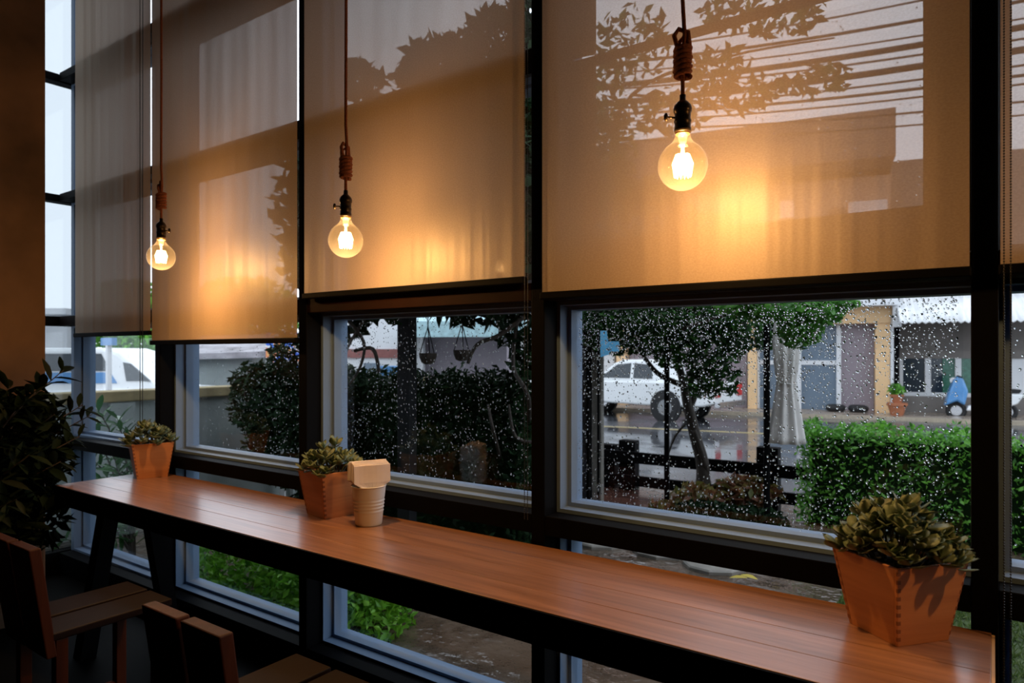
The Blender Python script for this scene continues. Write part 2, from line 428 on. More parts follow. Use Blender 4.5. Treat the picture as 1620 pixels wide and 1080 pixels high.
# ------------------------------------------------------------------ roller blinds
def blind(x0, x1, zb, label, chain=None):
    y = 1.862
    t = thing('roller_blind', label, 'blind', ((x0+x1)/2, y, zb), group='roller blinds along the window wall')
    w = (x1-x0)/2; H = 3.92-zb
    mb = MB(); nx, nz = 90, 30
    ph = rnd.random()*6
    vs = [(-w+2*w*i/nx, 0.0007*math.sin(i/nx*2*w*26+ph)+.0004*math.sin(i/nx*2*w*61+ph*2), .02+(H-.02)*j/nz) for j in range(nz+1) for i in range(nx+1)]
    fs = [(j*(nx+1)+i, j*(nx+1)+i+1, (j+1)*(nx+1)+i+1, (j+1)*(nx+1)+i) for j in range(nz) for i in range(nx)]
    mb.add(vs, fs); mb.build('fabric', M['fabric'], t, smooth=True)
    MB().box(-w-.004, w+.004, -.011, .011, 0, .024).build('bottom_rail', M['black'], t, bevel=.004)
    MB().lathe([(.022, -w), (.022, w)], 14, (0, 0, H+.0), 'X').build('roller', M['black'], t)
    if chain:
        cx, cz, kind = chain
        if kind == 'bead':
            mb = MB()
            for s in (-1, 1):
                z = cz
                while z < 3.9:
                    mb.lathe([(.0, -.0022), (.0019, -.0011), (.0019, .0011), (.0, .0022)], 6, (cx-(x0+x1)/2+s*.006, -.022, z-zb))
                    z += .0062
                mb.tube([(cx-(x0+x1)/2+s*.006, -.022, cz-zb), (cx-(x0+x1)/2+s*.006, -.022, 3.9-zb)], .0006, 4)
            stuff(mb.build('pull_chain', M['bead'], t))
        else:
            for s in (-1, 1):
                MB().tube([(cx-(x0+x1)/2+s*.013, -.02, cz-zb), (cx-(x0+x1)/2+s*.016, -.02, 3.9-zb)], .002, 6).build('pull_cord', M['bead'], t)
    return t
blind(-4.57, -3.674, CZ+.095, 'narrow grey-brown roller blind beside the corner, leftmost of the blinds', (-3.73, .98, 'cord'))
blind(-3.661, -2.444, CZ+.042, 'roller blind glowing behind the far bulb', None)
blind(-2.395, -1.262, CZ+.228, 'roller blind glowing behind the middle bulb', (-1.243, .86, 'bead'))
blind(-1.195, -.045, CZ+.172, 'wide bright roller blind behind the nearest bulb', (.024, .62, 'bead'))
blind(.012, 1.16, CZ+.172, 'roller blind cut off by the right edge', None)

# ------------------------------------------------------------------ long window table
TZ = .772; TY0, TY1, TX0, TX1 = 1.395, 1.872, -3.65, .0
tab = thing('window_table', 'long reddish hardwood bar table along the window with black steel edge', 'table', ((TX0+TX1)/2, (TY0+TY1)/2, 0))
cx, cy = (TX0+TX1)/2, (TY0+TY1)/2
nst = 4; pw = (TY1-TY0-.004)/nst
for k in range(nst):
    cuts = [TX0+.004, TX1-.004]
    y0 = TY0+.004+k*pw
    for a, b in zip(cuts[:-1], cuts[1:]):
        o = MB().box(a-cx+.0006, b-cx-.0006, y0-cy+.0005, y0+pw-cy-.0005, TZ-.03, TZ).build('plank', M['tabletop'], tab, bevel=.0012)
B(TX0-cx, TX1-cx, TY0-cy-.002, TY0-cy+.003, TZ-.085, TZ-.0015).build('front_edge', M['black'], tab)
B(TX0-cx, TX0-cx+.004, TY0-cy, TY1-cy, TZ-.085, TZ-.0015).build('end_edge', M['black'], tab)
B(TX1-cx-.004, TX1-cx+.002, TY0-cy+.004, TY1-cy-.004, TZ-.085, TZ-.003).build('end_board', M['paleend'], tab)
B(TX0-cx+.01, TX1-cx-.01, TY0-cy+.03, TY1-cy-.03, TZ-.085, TZ-.031).build('under_frame', M['black'], tab)
for x in (-3.42, -.35):
    for s in (-1, 1):
        m = MB(); x -= 0
        yt, yb = s*.09, s*.20
        m.hexa([(x-cx-.035, yb-.035, 0), (x-cx+.035, yb-.035, 0), (x-cx+.035, yb+.035, 0), (x-cx-.035, yb+.035, 0),
                (x-cx-.035, yt-.035, TZ-.085), (x-cx+.035, yt-.035, TZ-.085), (x-cx+.035, yt+.035, TZ-.085), (x-cx-.035, yt+.035, TZ-.085)])
        m.build('leg', M['black'], tab)

# ------------------------------------------------------------------ planters with succulents
def succ_leaf():
    L = 8; vs, fs = [], []
    W = [.15, .48, .82, 1.0, 1.03, .92, .62, .0]
    for i in range(L):
        t = i/(L-1); w = W[i]*.24; z = .18*t*t-.02*math.sin(t*3)
        th = .05*math.sin(min(1, t*1.1+.1)*math.pi)
        vs += [(t, -w, z+.05*(w/.24)), (t, 0, z+th*.3), (t, w, z+.05*(w/.24)), (t, 0, z-th)]
    for i in range(L-1):
        a = i*4
        for k in range(4): fs.append((a+k, a+(k+1) % 4, a+4+(k+1) % 4, a+4+k))
    return MB().add(vs, fs).mesh('succulent_leaf', M['succ'], True)
LEAF = succ_leaf()
def planter(loc, rz, label, plantlabel, nros, seed, spread=.11, hgt=.085, bw=.069, tw=.095, h=.175):
    r = random.Random(seed)
    t = thing('potted_succulent', label, 'potted plant', loc, rz, 'wooden planters with succulents on the table')
    th = .009
    box = bpy.data.objects.new('planter_box', None); C.objects.link(box); box.parent = t
    for k in range(4):
        a = k*math.pi/2
        m = MB()
        e = .0 if k % 2 else th*.98
        m.hexa([(-bw+e, -bw, 0), (bw-e, -bw, 0), (bw-e, -bw+th, 0), (-bw+e, -bw+th, 0),
                (-tw+e, -tw, h), (tw-e, -tw, h), (tw-e, -tw+th, h), (-tw+e, -tw+th, h)])
        o = m.build('side_panel', M['pot'], box, bevel=.001); o.rotation_euler.z = a
    B(-bw+th, bw-th, -bw+th, bw-th, .004, .012).build('bottom_panel', M['pot'], box)
    # comb joints showing on the corners
    for k in range(4):
        ca, sa = math.cos(k*math.pi/2), math.sin(k*math.pi/2)
        m = MB()
        for q in range(9):
            z0 = .012+q*.0185; z1 = z0+.009
            def pt(z, dx, dy):
                w = bw+(tw-bw)*z/h
                X, Y = -w+dx, -w+dy
                return (X*ca-Y*sa, X*sa+Y*ca, z)
            m.hexa([pt(z0, -.0003, -.0003), pt(z0, .008, -.0003), pt(z0, .008, .004), pt(z0, -.0003, .004), pt(z1, -.0003, -.0003), pt(z1, .008, -.0003), pt(z1, .008, .004), pt(z1, -.0003, .004)])
        stuff(m.build('finger_joint', M['potjoint'], box))
    si = tw-.02
    MB().lathe([(si*1.2, -.01), (si*1.2, .0), (si*.6, .012), (0, .016)], 12, (0, 0, h-.022)).build('soil', M['soil'], t)
    pl = bpy.data.objects.new('plant', None); C.objects.link(pl); pl.parent = t; pl['label'] = plantlabel
    pl.location = (0, 0, h-.02)
    for i in range(nros):
        rr = spread*math.sqrt((i+.5)/nros); an = i*2.399+r.random()*.4
        hx, hy = rr*math.cos(an), rr*math.sin(an)
        hz = .012+hgt*(1-(rr/spread)**2*.88)*(.55+.6*r.random())
        base = Vector((hx*.5, hy*.5, 0)); tip = Vector((hx, hy, hz))
        MB().tube([base, (base+tip)/2+Vector((0, 0, .008)), tip], [.0026, .0022, .0018], 5).build('stem', M['stem'], pl)
        lean = Vector((hx, hy, .05)).normalized()
        nl = r.choice([6, 7, 8])
        for k in range(nl):
            a2 = k*2.399+r.random()*.5; el = -.15+.75*k/nl+r.random()*.3
            d = Vector((math.cos(a2)*math.cos(el), math.sin(a2)*math.cos(el), math.sin(el)))
            d = (d+lean*.35).normalized()
            s = (.036+.018*r.random())*(1.12-.40*k/nl)
            zax = Vector((0, 0, 1)) if abs(d.z) < .95 else Vector((math.cos(a2), math.sin(a2), 0))*-1
            yax = zax.cross(d).normalized(); zz = d.cross(yax)
            mt = Matrix(((d.x, yax.x, zz.x), (d.y, yax.y, zz.y), (d.z, yax.z, zz.z))).to_4x4() @ Matrix.Rotation(r.uniform(-.5, .5), 4, 'X') @ Matrix.Diagonal((s, s*1.25, s, 1))
            mt.translation = tip-Vector((0, 0, .004*(nl-k)*.6))
            link('leaf', LEAF, pl, mt)
    return t
planter((-.178, 1.762, TZ), math.radians(49-90+2), 'large wooden planter of grey-green succulent at the right end of the table', 'grey-green fleshy leaves', 44, 1, spread=.122, hgt=.118)
planter((-2.115, 1.775, TZ), math.radians(-10), 'wooden planter of succulent partly hidden behind the napkin bucket', 'pale green fleshy leaves', 24, 2, spread=.115, hgt=.10)
planter((-3.52, 1.785, TZ), math.radians(-20), 'wooden planter of succulent at the far left end of the table', 'dark green fleshy leaves with pale tips', 24, 3, spread=.115, hgt=.10)

# napkin bucket
bk = thing('ribbed_bucket', 'small white ribbed metal bucket holding folded napkins', 'bucket', (-1.876, 1.745, TZ))
prof = [(.047, 0), (.048, .003)]
for i in range(1, 46):
    z = .003+.137*i/45; r = .048+.014*z/.14
    if .048 < z < .098: r += .0016*math.sin((z-.048)*2*math.pi/.0125)
    prof.append((r, z))
prof += [(.0645, .141), (.0645, .144), (.060, .144), (.059, .138), (.047, .006), (0, .005)]
MB().lathe(prof, 40).build('body', M['bucket'], bk, smooth=True)
# napkins: folded squares standing upright, bunched together
nap = []
rn = random.Random(5)
ddx, ddy = math.cos(math.radians(28)), math.sin(math.radians(28))
for i in range(9):
    off = (i-4)*.0098
    m = MB(); nx, nz = 8, 6; H0, H1 = .035, .236-.006*abs(i-4)*.5-.004*rn.random()
    w = .066 if i > 0 else .068
    w = min(w, math.sqrt(max(.0004, .0545**2-off**2))) if False else w
    for side in (0, 1):
        vs = []
        for j in range(nz+1):
            for k in range(nx+1):
                zz = H0+(H1-H0)*j/nz
                lim = .0445 if zz < .15 else w
                if zz < .15: lim = math.sqrt(max(.0001, .0465**2-(abs(off)+.004)**2))
                x = -lim+2*lim*k/nx
                y = off+(.0032 if side else -.0032)+.0016*math.sin(k*.9+i)+(.002*math.sin(j*1.3+i*2))
                vs.append((x, y, zz))
        o = len(m.v); m.v += vs
        m.f += [tuple(q+o for q in ((j*(nx+1)+k), j*(nx+1)+k+1, (j+1)*(nx+1)+k+1, (j+1)*(nx+1)+k)) for j in range(nz) for k in range(nx)]
    N1 = (nx+1)*(nz+1)
    ring = [k for k in range(nx+1)]+[(j+1)*(nx+1)-1 for j in range(1, nz+1)]+[nz*(nx+1)+k for k in range(nx-1, -1, -1)]+[j*(nx+1) for j in range(nz-1, 0, -1)]
    for a, b in zip(ring, ring[1:]+ring[:1]): m.f.append((a, b, b+N1, a+N1))
    o = m.build('paper_napkin', M['napkin'], smooth=False)
    o.location = (-1.876, 1.745, TZ); o.rotation_euler.z = math.radians(66)
    tag(o, 'folded off-white paper napkin standing in the white ribbed bucket', 'napkin', 'napkins standing in the bucket')

# ------------------------------------------------------------------ pendant bulbs
def pendant(u, v, y, label, key_dir, ang):
    x, d = on_y(u, y); z = zat(v, d)
    t = thing('pendant_lamp', label, 'pendant lamp', (x, y, z), group='bare bulbs hanging on knotted rope')
    R = .060
    sock0, sock1 = .080, .168
    # rope with its knot
    r = random.Random(int(u))
    MB().tube([(0, 0, sock1-.005), (0, 0, .25), (.004, .002, .32), (0, 0, .40), (.002, 0, .8), (0, 0, 4.0-z)], .0052, 8).build('rope', M['cord'], t, smooth=True)
    kn = MB()
    pts = []
    for i in range(0, 6*14+1):
        a = i*2*math.pi/14
        pts.append((.0175*math.cos(a)*(1+.06*math.sin(i*.7)), .0175*math.sin(a), .215+i/14*.0118+.002*math.sin(i*.5)))
    kn.tube(pts, .0062, 8)
    kn.tube([(.004, .0, .28), (.016, .006, .295), (.013, .004, .325), (-.010, .002, .335), (-.020, -.004, .318), (-.014, -.002, .295), (-.006, 0, .28)], .0058, 8)
    kn.tube([(-.012, .004, .28), (-.010, .012, .305), (.004, .012, .322), (.013, .002, .300), (.018, 0, .278)], .0055, 8)
    o = kn.build('knot', M['cord'], t, smooth=True); o.rotation_euler.z = ang
    # socket
    s = MB().lathe([(.017, sock0), (.0205, sock0+.001), (.0205, sock0+.010), (.0195, sock0+.012), (.0195, sock0+.024), (.0208, sock0+.026), (.0208, sock0+.030), (.0195, sock0+.032),
                    (.0195, sock0+.048), (.0215, sock0+.050), (.0225, sock0+.058), (.0205, sock0+.066), (.012, sock0+.076), (.0075, sock0+.079), (.0075, sock0+.092), (0, sock0+.092)], 24).build('socket', M['socket'], t, smooth=True)
    k = MB().tube([Vector(key_dir)*.018+Vector((0, 0, sock0+.037)), Vector(key_dir)*.040+Vector((0, 0, sock0+.038))], .0026, 8)
    kd = Vector(key_dir); kp = kd.cross(Vector((0, 0, 1)))
    k.tube([kd*.040+Vector((0, 0, sock0+.029)), kd*.041+Vector((0, 0, sock0+.034)), kd*.041+Vector((0, 0, sock0+.042)), kd*.040+Vector((0, 0, sock0+.047))], [.0035, .0052, .0052, .0035], 8)
    k.build('switch_key', M['socket'], s, smooth=True)
    MB().lathe([(.0165, sock0-.005), (.0175, sock0-.003), (.0175, sock0+.001), (.0165, sock0+.003)], 20).build('collar', M['brass'], t, smooth=True)
    # glass globe
    pr = []
    for i in range(25):
        a = -math.pi/2+i/24*(math.pi*.5+math.radians(58))
        pr.append((max(.0001, R*math.cos(a)), R*math.sin(a)))
    pr += [(.0255, .0565), (.0215, .063), (.0190, .070), (.0175, .0775)]
    gl = MB().lathe(pr, 36).build('bulb', M['bulb'], t, smooth=True)
    st = MB().lathe([(.012, .074), (.009, .060), (.0045, .045), (.0045, .032), (.006, .028), (0, .026)], 12).build('glass_stem', M['stemglass'], gl, smooth=True)
    fm = MB(); nf = 13
    for i in range(nf):
        a = 2*math.pi*i/nf; b = 2*math.pi*(i+.5)/nf; c = 2*math.pi*(i+1)/nf
        fm.tube([(.015*math.cos(a), .015*math.sin(a), .026), (.023*math.cos((a+b)/2), .023*math.sin((a+b)/2), .004), (.019*math.cos(b), .019*math.sin(b), -.026), (.023*math.cos((b+c)/2), .023*math.sin((b+c)/2), .004), (.015*math.cos(c), .015*math.sin(c), .026)], .0024, 5)
    fl = fm.build('filament', M['fila'], gl)
    ld = bpy.data.lights.new('bulb_light', 'POINT'); ld.energy = BULB_WATT; ld.color = BULB_COL; ld.shadow_soft_size = .02
    lo = bpy.data.objects.new('bulb_light', ld); C.objects.link(lo); lo.parent = t
    return t
pendant(1080, 262, 1.60, 'nearest and largest hanging globe bulb, on the right', (-RX, -RY, 0), .3)
pendant(547, 380, 1.60, 'middle hanging globe bulb above the napkin bucket', (-RX*.95, -RY*.95, 0), 1.4)
pendant(255, 406, 1.60, 'farthest hanging globe bulb above the left planter', (RX*.9, RY*.9, 0), 2.6)

pendant(2389, 96, 1.60, 'hanging globe bulb outside the picture on the right, next in the row', (RX*.9, RY*.9, 0), 1.0)

# ------------------------------------------------------------------ chairs
def chair(x, y, label, parts=True):
    t = thing('wooden_chair', label, 'chair', (x, y, 0), 0, 'chairs pushed up to the window table')
    for s in (-1, 1):
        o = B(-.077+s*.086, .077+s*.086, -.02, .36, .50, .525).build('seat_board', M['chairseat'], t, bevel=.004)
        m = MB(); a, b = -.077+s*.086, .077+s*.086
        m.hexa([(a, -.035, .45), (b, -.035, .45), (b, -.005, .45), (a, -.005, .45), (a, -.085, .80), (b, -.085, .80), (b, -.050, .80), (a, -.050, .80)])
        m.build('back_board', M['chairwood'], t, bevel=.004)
        for yy in (.01, .32):
            B(s*.14-.018, s*.14+.018, yy-.018, yy+.018, 0, .5).build('leg', M['chairwood'], t, bevel=.003)
        B(s*.14-.012, s*.14+.012, .03, .30, .14, .17).build('stretcher', M['chairwood'], t)
    B(-.125, .125, .0, .02, .44, .50).build('seat_rail', M['chairwood'], t)
    B(-.125, .125, .31, .33, .44, .50).build('seat_rail', M['chairwood'], t)
    return t
chair(-1.50, .905, 'reddish wooden chair with split back, nearest, at the bottom of the view')
chair(-2.555, .93, 'dark reddish wooden chair at the lower left edge')
#@EXTERIOR@
# ------------------------------------------------------------------ plant standing inside by the column
def frond_leaf(mat, w=.28):
    vs = []; fs = []
    for i, (t, k) in enumerate([(0, .15), (.3, .9), (.6, 1.0), (.85, .5), (1, .0)]):
        vs += [(t, -k*w*.5, .06*k-.10*t*t), (t, 0, -.10*t*t), (t, k*w*.5, .06*k-.10*t*t)]
    for i in range(4):
        a = i*3
        fs += [(a, a+1, a+4, a+3), (a+1, a+2, a+5, a+4)]
    return MB().add(vs, fs).mesh('frond_leaf', mat, True)
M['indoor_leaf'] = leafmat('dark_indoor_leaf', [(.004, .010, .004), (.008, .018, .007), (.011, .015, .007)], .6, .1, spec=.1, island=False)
M['garden_leaf'] = leafmat('wet_garden_leaf', [(.020, .07, .022), (.05, .13, .04), (.03, .10, .03)], .25, .2, island=False)
M['bark'] = plain('dark_bark', (.03, .022, .016), .8, var=.3, scale=30, bump=.6, bscale=40)
def orient(d, roll=0.0):
    d = d.normalized(); z = Vector((0, 0, 1)) if abs(d.z) < .95 else Vector((1, 0, 0))
    y = z.cross(d).normalized(); zz = d.cross(y)
    return Matrix(((d.x, y.x, zz.x), (d.y, y.y, zz.y), (d.z, y.z, zz.z))).to_4x4() @ Matrix.Rotation(roll, 4, 'X')
def leafy(name, label, cat, loc, stems, lf, seed, pot=None, lsize=.085, per=7, maxleaf=300):
    """upright plant: stems given as lists of local points; leaves set along the upper two thirds"""
    r = random.Random(seed)
    t = thing(name, label, cat, loc)
    n = 0
    if pot:
        MB().lathe([(pot*.7, 0), (pot, .32), (pot*1.06, .32), (pot*1.06, .35), (pot*.93, .35), (pot*.9, .30), (0, .30)], 20).build('pot', M['black'], t, smooth=False)
    for st in stems:
        st = [Vector(p) for p in st]
        MB().tube(st, [.009*(1-.75*i/(len(st)-1)) for i in range(len(st))], 6).build('stem', M['bark'], t, smooth=True)
        seg = len(st)-1
        for k in range(per*seg):
            q = .25+.75*(k+r.random())/(per*seg)
            f = q*seg; i = min(seg-1, int(f)); p = st[i].lerp(st[i+1], f-i)
            ax = (st[i+1]-st[i]).normalized()
            a = k*2.4+r.random()*.6
            s1 = ax.orthogonal().normalized(); s2 = ax.cross(s1)
            d = (s1*math.cos(a)+s2*math.sin(a))+ax*.55+Vector((0, 0, .1))
            mt = Matrix.Translation(p) @ orient(d, r.uniform(-.5, .5)) @ Matrix.Diagonal((*[lsize*(.7+.6*r.random())]*3, 1))
            if n < maxleaf: link('leaf', lf, t, mt); n += 1
    return t
LF_IN = frond_leaf(M['indoor_leaf']); LF_OUT = frond_leaf(M['garden_leaf'])
base = Vector((-3.90, 1.12, 0))
tips = [(20, 610, 3.45), (105, 585, 3.5), (60, 620, 3.3), (28, 650, 3.2), (8, 690, 3.2), (90, 655, 3.4), (130, 690, 3.45), (150, 655, 3.6), (50, 720, 3.2), (100, 730, 3.35), (5, 760, 3.1), (30, 790, 3.0), (135, 640, 3.55)]
tips = [(u-4, v, d-.12) for u, v, d in tips]
stems = []
for u, v, d in tips:
    e = at(u, v, d)-base
    stems.append([(0, 0, .3), (e.x*.2, e.y*.2, .3+(e.z-.3)*.45), (e.x*.6, e.y*.6, .3+(e.z-.3)*.85), e])
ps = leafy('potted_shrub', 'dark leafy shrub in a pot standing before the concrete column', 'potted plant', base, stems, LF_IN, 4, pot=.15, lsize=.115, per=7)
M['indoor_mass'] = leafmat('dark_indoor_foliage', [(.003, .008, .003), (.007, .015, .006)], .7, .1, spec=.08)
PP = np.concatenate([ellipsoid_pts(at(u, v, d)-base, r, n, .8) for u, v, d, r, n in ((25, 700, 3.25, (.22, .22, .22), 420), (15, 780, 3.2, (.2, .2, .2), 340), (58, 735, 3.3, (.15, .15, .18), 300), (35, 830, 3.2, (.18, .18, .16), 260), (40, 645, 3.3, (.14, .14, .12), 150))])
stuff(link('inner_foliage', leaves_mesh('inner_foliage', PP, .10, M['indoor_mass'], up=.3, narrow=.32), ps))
base = Vector((-5.05, 2.45, -.1))
stems = []
for u, v, d in [(150, 640, 4.9), (185, 660, 5.0), (200, 680, 5.1), (120, 640, 5.2), (165, 700, 4.8), (205, 715, 5.0), (140, 720, 5.0), (185, 740, 4.8), (100, 700, 5.3), (110, 780, 5.1), (150, 800, 5.0), (90, 850, 5.2), (200, 830, 4.9), (130, 860, 4.9)]:
    e = at(u, v, d)-base
    stems.append([(0, 0, 0), (e.x*.3, e.y*.3, e.z*.5), (e.x*.65, e.y*.65, e.z*.85), e])
leafy('garden_shrub', 'wet green shrub outside the glass at the corner', 'shrub', base, stems, LF_OUT, 8, lsize=.13, per=7)

# ------------------------------------------------------------------ outside: ground, lawn, paving
ZG, ZR = -.10, -.35
def wetmat(name, c0, c1, scale=1.2, rlo=.03, rhi=.55, bump=.15):
    m, n, l, b = new_mat(name)
    tc = n.new('ShaderNodeTexCoord'); t = n.new('ShaderNodeTexNoise'); t.inputs['Scale'].default_value = scale; t.inputs['Detail'].default_value = 7; t.inputs['Distortion'].default_value = .8
    l.new(tc.outputs['Object'], t.inputs['Vector'])
    r = ramp(n, l, t.outputs['Fac'], [(.35, c0), (.65, c1)]); l.new(r.outputs[0], b.inputs['Base Color'])
    mr = n.new('ShaderNodeMapRange'); mr.inputs['From Min'].default_value = .46; mr.inputs['From Max'].default_value = .56
    mr.inputs['To Min'].default_value = rlo; mr.inputs['To Max'].default_value = rhi; l.new(t.outputs['Fac'], mr.inputs[0]); l.new(mr.outputs[0], b.inputs['Roughness'])
    t2 = n.new('ShaderNodeTexNoise'); t2.inputs['Scale'].default_value = 9; t2.inputs['Detail'].default_value = 3; l.new(tc.outputs['Object'], t2.inputs['Vector'])
    bp = n.new('ShaderNodeBump'); bp.inputs['Strength'].default_value = bump; bp.inputs['Distance'].default_value = .02
    l.new(t2.outputs['Fac'], bp.inputs['Height']); l.new(bp.outputs[0], b.inputs['Normal'])
    return m
M['wetground'] = wetmat('wet_brown_ground', (.06, .040, .027), (.13, .095, .068), 2.2, .01, .22, .95)
M['asphalt'] = wetmat('wet_asphalt', (.06, .062, .07), (.09, .092, .10), .7, .06, .22, .05)
M['pavement'] = wetmat('wet_pavement', (.25, .20, .16), (.33, .27, .22), 1.2, .1, .5, .1)
M['deck'] = wood('wet_deck_wood', (.045, .018, .013), (.11, .05, .038), .22, 'X', 4, coat=.3)
M['grass'] = leafmat('grass_blade', [(.09, .16, .035), (.16, .24, .06), (.22, .28, .09)], .5, .3)
M['lawn'] = plain('lawn_soil', (.06, .085, .03), .9, var=.4, scale=8, bump=.5)
M['kerb'] = plain('yellow_kerb', (.42, .35, .26), .5, var=.15)
M['stone'] = plain('grey_stone', (.24, .22, .19), .5, var=.3, scale=5, bump=.4, bscale=20)
tag(B(-9, 7, 2.12, 7.25, ZG-.4, ZG).build('garden_ground', M['wetground']), 'wet brown garden ground with puddles', kind='structure')
tag(B(-60, 60, 7.25, 70, ZR-.1, ZR).build('road', M['asphalt']), 'wet grey street reflecting the sky', kind='structure')
tag(B(-60, -9, -8, 7.25, ZR-.1, ZR).build('side_lane', M['asphalt']), 'wet lane beyond the garden wall', kind='structure')
lw = B(-.75, 4.5, 2.9, 5.6, ZG, ZG+.02).build('lawn', M['lawn']); tag(lw, 'short green lawn outside the right-hand windows', kind='structure')
p = np.stack([-.75+4.2*rng.random(30000)**1.3, 2.9+2.7*rng.random(30000), np.full(30000, ZG+.03)], 1)
gm = leaves_mesh('grass_blades', p, .055, M['grass'], up=1.6, narrow=.10)
go = link('grass', gm, lw); stuff(go)
# wet timber deck by the fence, plank by plank
dk = thing('deck', 'wet reddish timber deck below the fence', None, (-3.2, 6.0, ZG), kind='structure')
for k in range(12):
    B(-2.6, 1.45, -.75+k*.125, -.75+k*.125+.117, 0, .035).build('plank', M['deck'], dk)
for i, (u, v, s) in enumerate([(1050, 872, .24), (1130, 895, .22), (950, 858, .22)]):
    q = gnd(u, v, ZG); o = MB().lathe([(s, 0), (s, .02), (s*.95, .03), (0, .03)], 9, (0, 0, 0)).build('stepping_stone', M['stone'])
    o.location = q; tag(o, ['grey stepping stone right of the middle post', 'grey stepping stone nearest the lawn', 'grey stepping stone beside the middle post'][i], 'stepping stone', 'stepping stones outside the window')
M['yellowleaf'] = leafmat('fallen_yellow_leaf', [(.55, .42, .06), (.6, .5, .1)], .6, .1, island=False)
fl = frond_leaf(M['yellowleaf'], .55)
for i, (u, v) in enumerate([(1172, 909), (1226, 911), (1182, 914), (1218, 822), (1085, 815)]):
    q = gnd(u, v, ZG+.045); o = link('fallen_leaf', fl, None, Matrix.Translation(q) @ Matrix.Rotation(i*1.7, 4, 'Z') @ Matrix.Diagonal((.11, .11, .11, 1)))
    tag(o, ['yellow fallen leaf on the lawn edge, left of a pair', 'yellow fallen leaf on the lawn edge, right of a pair', 'yellow fallen leaf just below the left of a pair', 'yellow fallen leaf by the parasol foot', 'yellow fallen leaf by the flower bed'][i], 'leaf', 'fallen yellow leaves')

# ------------------------------------------------------------------ hedges and shrubs
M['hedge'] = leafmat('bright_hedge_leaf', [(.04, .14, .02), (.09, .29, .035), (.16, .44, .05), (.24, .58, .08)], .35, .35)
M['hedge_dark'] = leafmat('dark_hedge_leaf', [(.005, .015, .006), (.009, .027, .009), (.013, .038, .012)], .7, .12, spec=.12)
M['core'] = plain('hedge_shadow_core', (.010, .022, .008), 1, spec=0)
M['shrubleaf'] = leafmat('lime_shrub_leaf', [(.08, .26, .02), (.16, .42, .03), (.26, .55, .05)], .35, .35)
def hedge(name, label, p0, p1, thick, h, n, size, mat, z=ZG, cat='hedge', depth=.14):
    p0, p1 = Vector((p0[0], p0[1], 0)), Vector((p1[0], p1[1], 0)); L = (p1-p0).length
    t = thing(name, label, cat, (*((p0+p1)/2).xy, z), math.atan2(p1.y-p0.y, p1.x-p0.x))
    pts = box_shell_pts((-L/2, -thick/2, 0), (L/2, thick/2, h), n, depth)
    k = .03*np.sin(pts[:, 0]*9)+.02*np.sin(pts[:, 0]*23+1); pts[:, 2] += k*(pts[:, 2]/h)
    stuff(link('foliage', leaves_mesh(name, pts, size, mat, up=.5), t))
    B(-L/2+.1, L/2-.1, -thick/2+.09, thick/2-.09, 0, h-.1).build('shadow_core', M['core'], t)  # solid dark box behind the leaves, coloured as the hedge's inner shade
    return t
g0 = gnd(1262, 828, ZG)
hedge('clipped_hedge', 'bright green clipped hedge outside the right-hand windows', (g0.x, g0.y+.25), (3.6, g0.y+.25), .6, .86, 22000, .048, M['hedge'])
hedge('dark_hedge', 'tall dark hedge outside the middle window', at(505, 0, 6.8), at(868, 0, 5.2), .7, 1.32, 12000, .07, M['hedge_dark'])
def smooth_path(pts, rad, k=5):
    P = [Vector(p) for p in pts]; out, ro = [], []
    for i in range(len(P)-1):
        a_, b_, c_, d_ = P[max(i-1, 0)], P[i], P[i+1], P[min(i+2, len(P)-1)]
        for j in range(k):
            t = j/k
            out.append(.5*((2*b_)+(c_-a_)*t+(2*a_-5*b_+4*c_-d_)*t*t+(3*b_-a_-3*c_+d_)*t**3)); ro.append(rad[i]+(rad[i+1]-rad[i])*t)
    return out+[P[-1]], ro+[rad[-1]]
def shrub(name, label, blobs, n, size, mat, cat='shrub', trunk=None):
    c0 = Vector(blobs[0][0]); t = thing(name, label, cat, (c0.x, c0.y, ZG if c0.z-blobs[0][1][2] < .6 else ZG))
    tot = sum(b[1][0]*b[1][1]+b[1][0]*b[1][2] for b in blobs); P = []
    for c, r in blobs:
        P.append(ellipsoid_pts(Vector(c)-t.location, r, int(n*(r[0]*r[1]+r[0]*r[2])/tot), .45))
    stuff(link('foliage', leaves_mesh(name, np.concatenate(P), size, mat, up=.35), t))
    for tr in (trunk or []):
        pts, rad = smooth_path(*tr)
        MB().tube([Vector(p)-t.location for p in pts], rad, 8).build('branch' if max(rad) < .035 else 'trunk', M['bark'], t, smooth=True)
    return t
shrub('low_shrub', 'lime green rounded shrub below the table outside the glass', [((-3.75, 2.55, .08), (.45, .34, .36)), ((-3.15, 2.6, .10), (.45, .36, .36)), ((-2.85, 2.58, .06), (.34, .34, .34))], 9000, .055, M['shrubleaf'],
      trunk=[([(-3.4, 2.6, ZG), (-3.3, 2.6, .2)], [.02, .012])])
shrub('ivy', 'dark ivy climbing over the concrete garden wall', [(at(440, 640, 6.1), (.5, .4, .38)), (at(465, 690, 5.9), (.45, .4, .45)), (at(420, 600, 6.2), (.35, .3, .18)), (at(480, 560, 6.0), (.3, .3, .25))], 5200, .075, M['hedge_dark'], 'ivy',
      trunk=[([gnd(395, 770, ZG), at(400, 690, 6.1), at(392, 640, 6.1), at(385, 612, 6.2)], [.02, .018, .015, .012])])

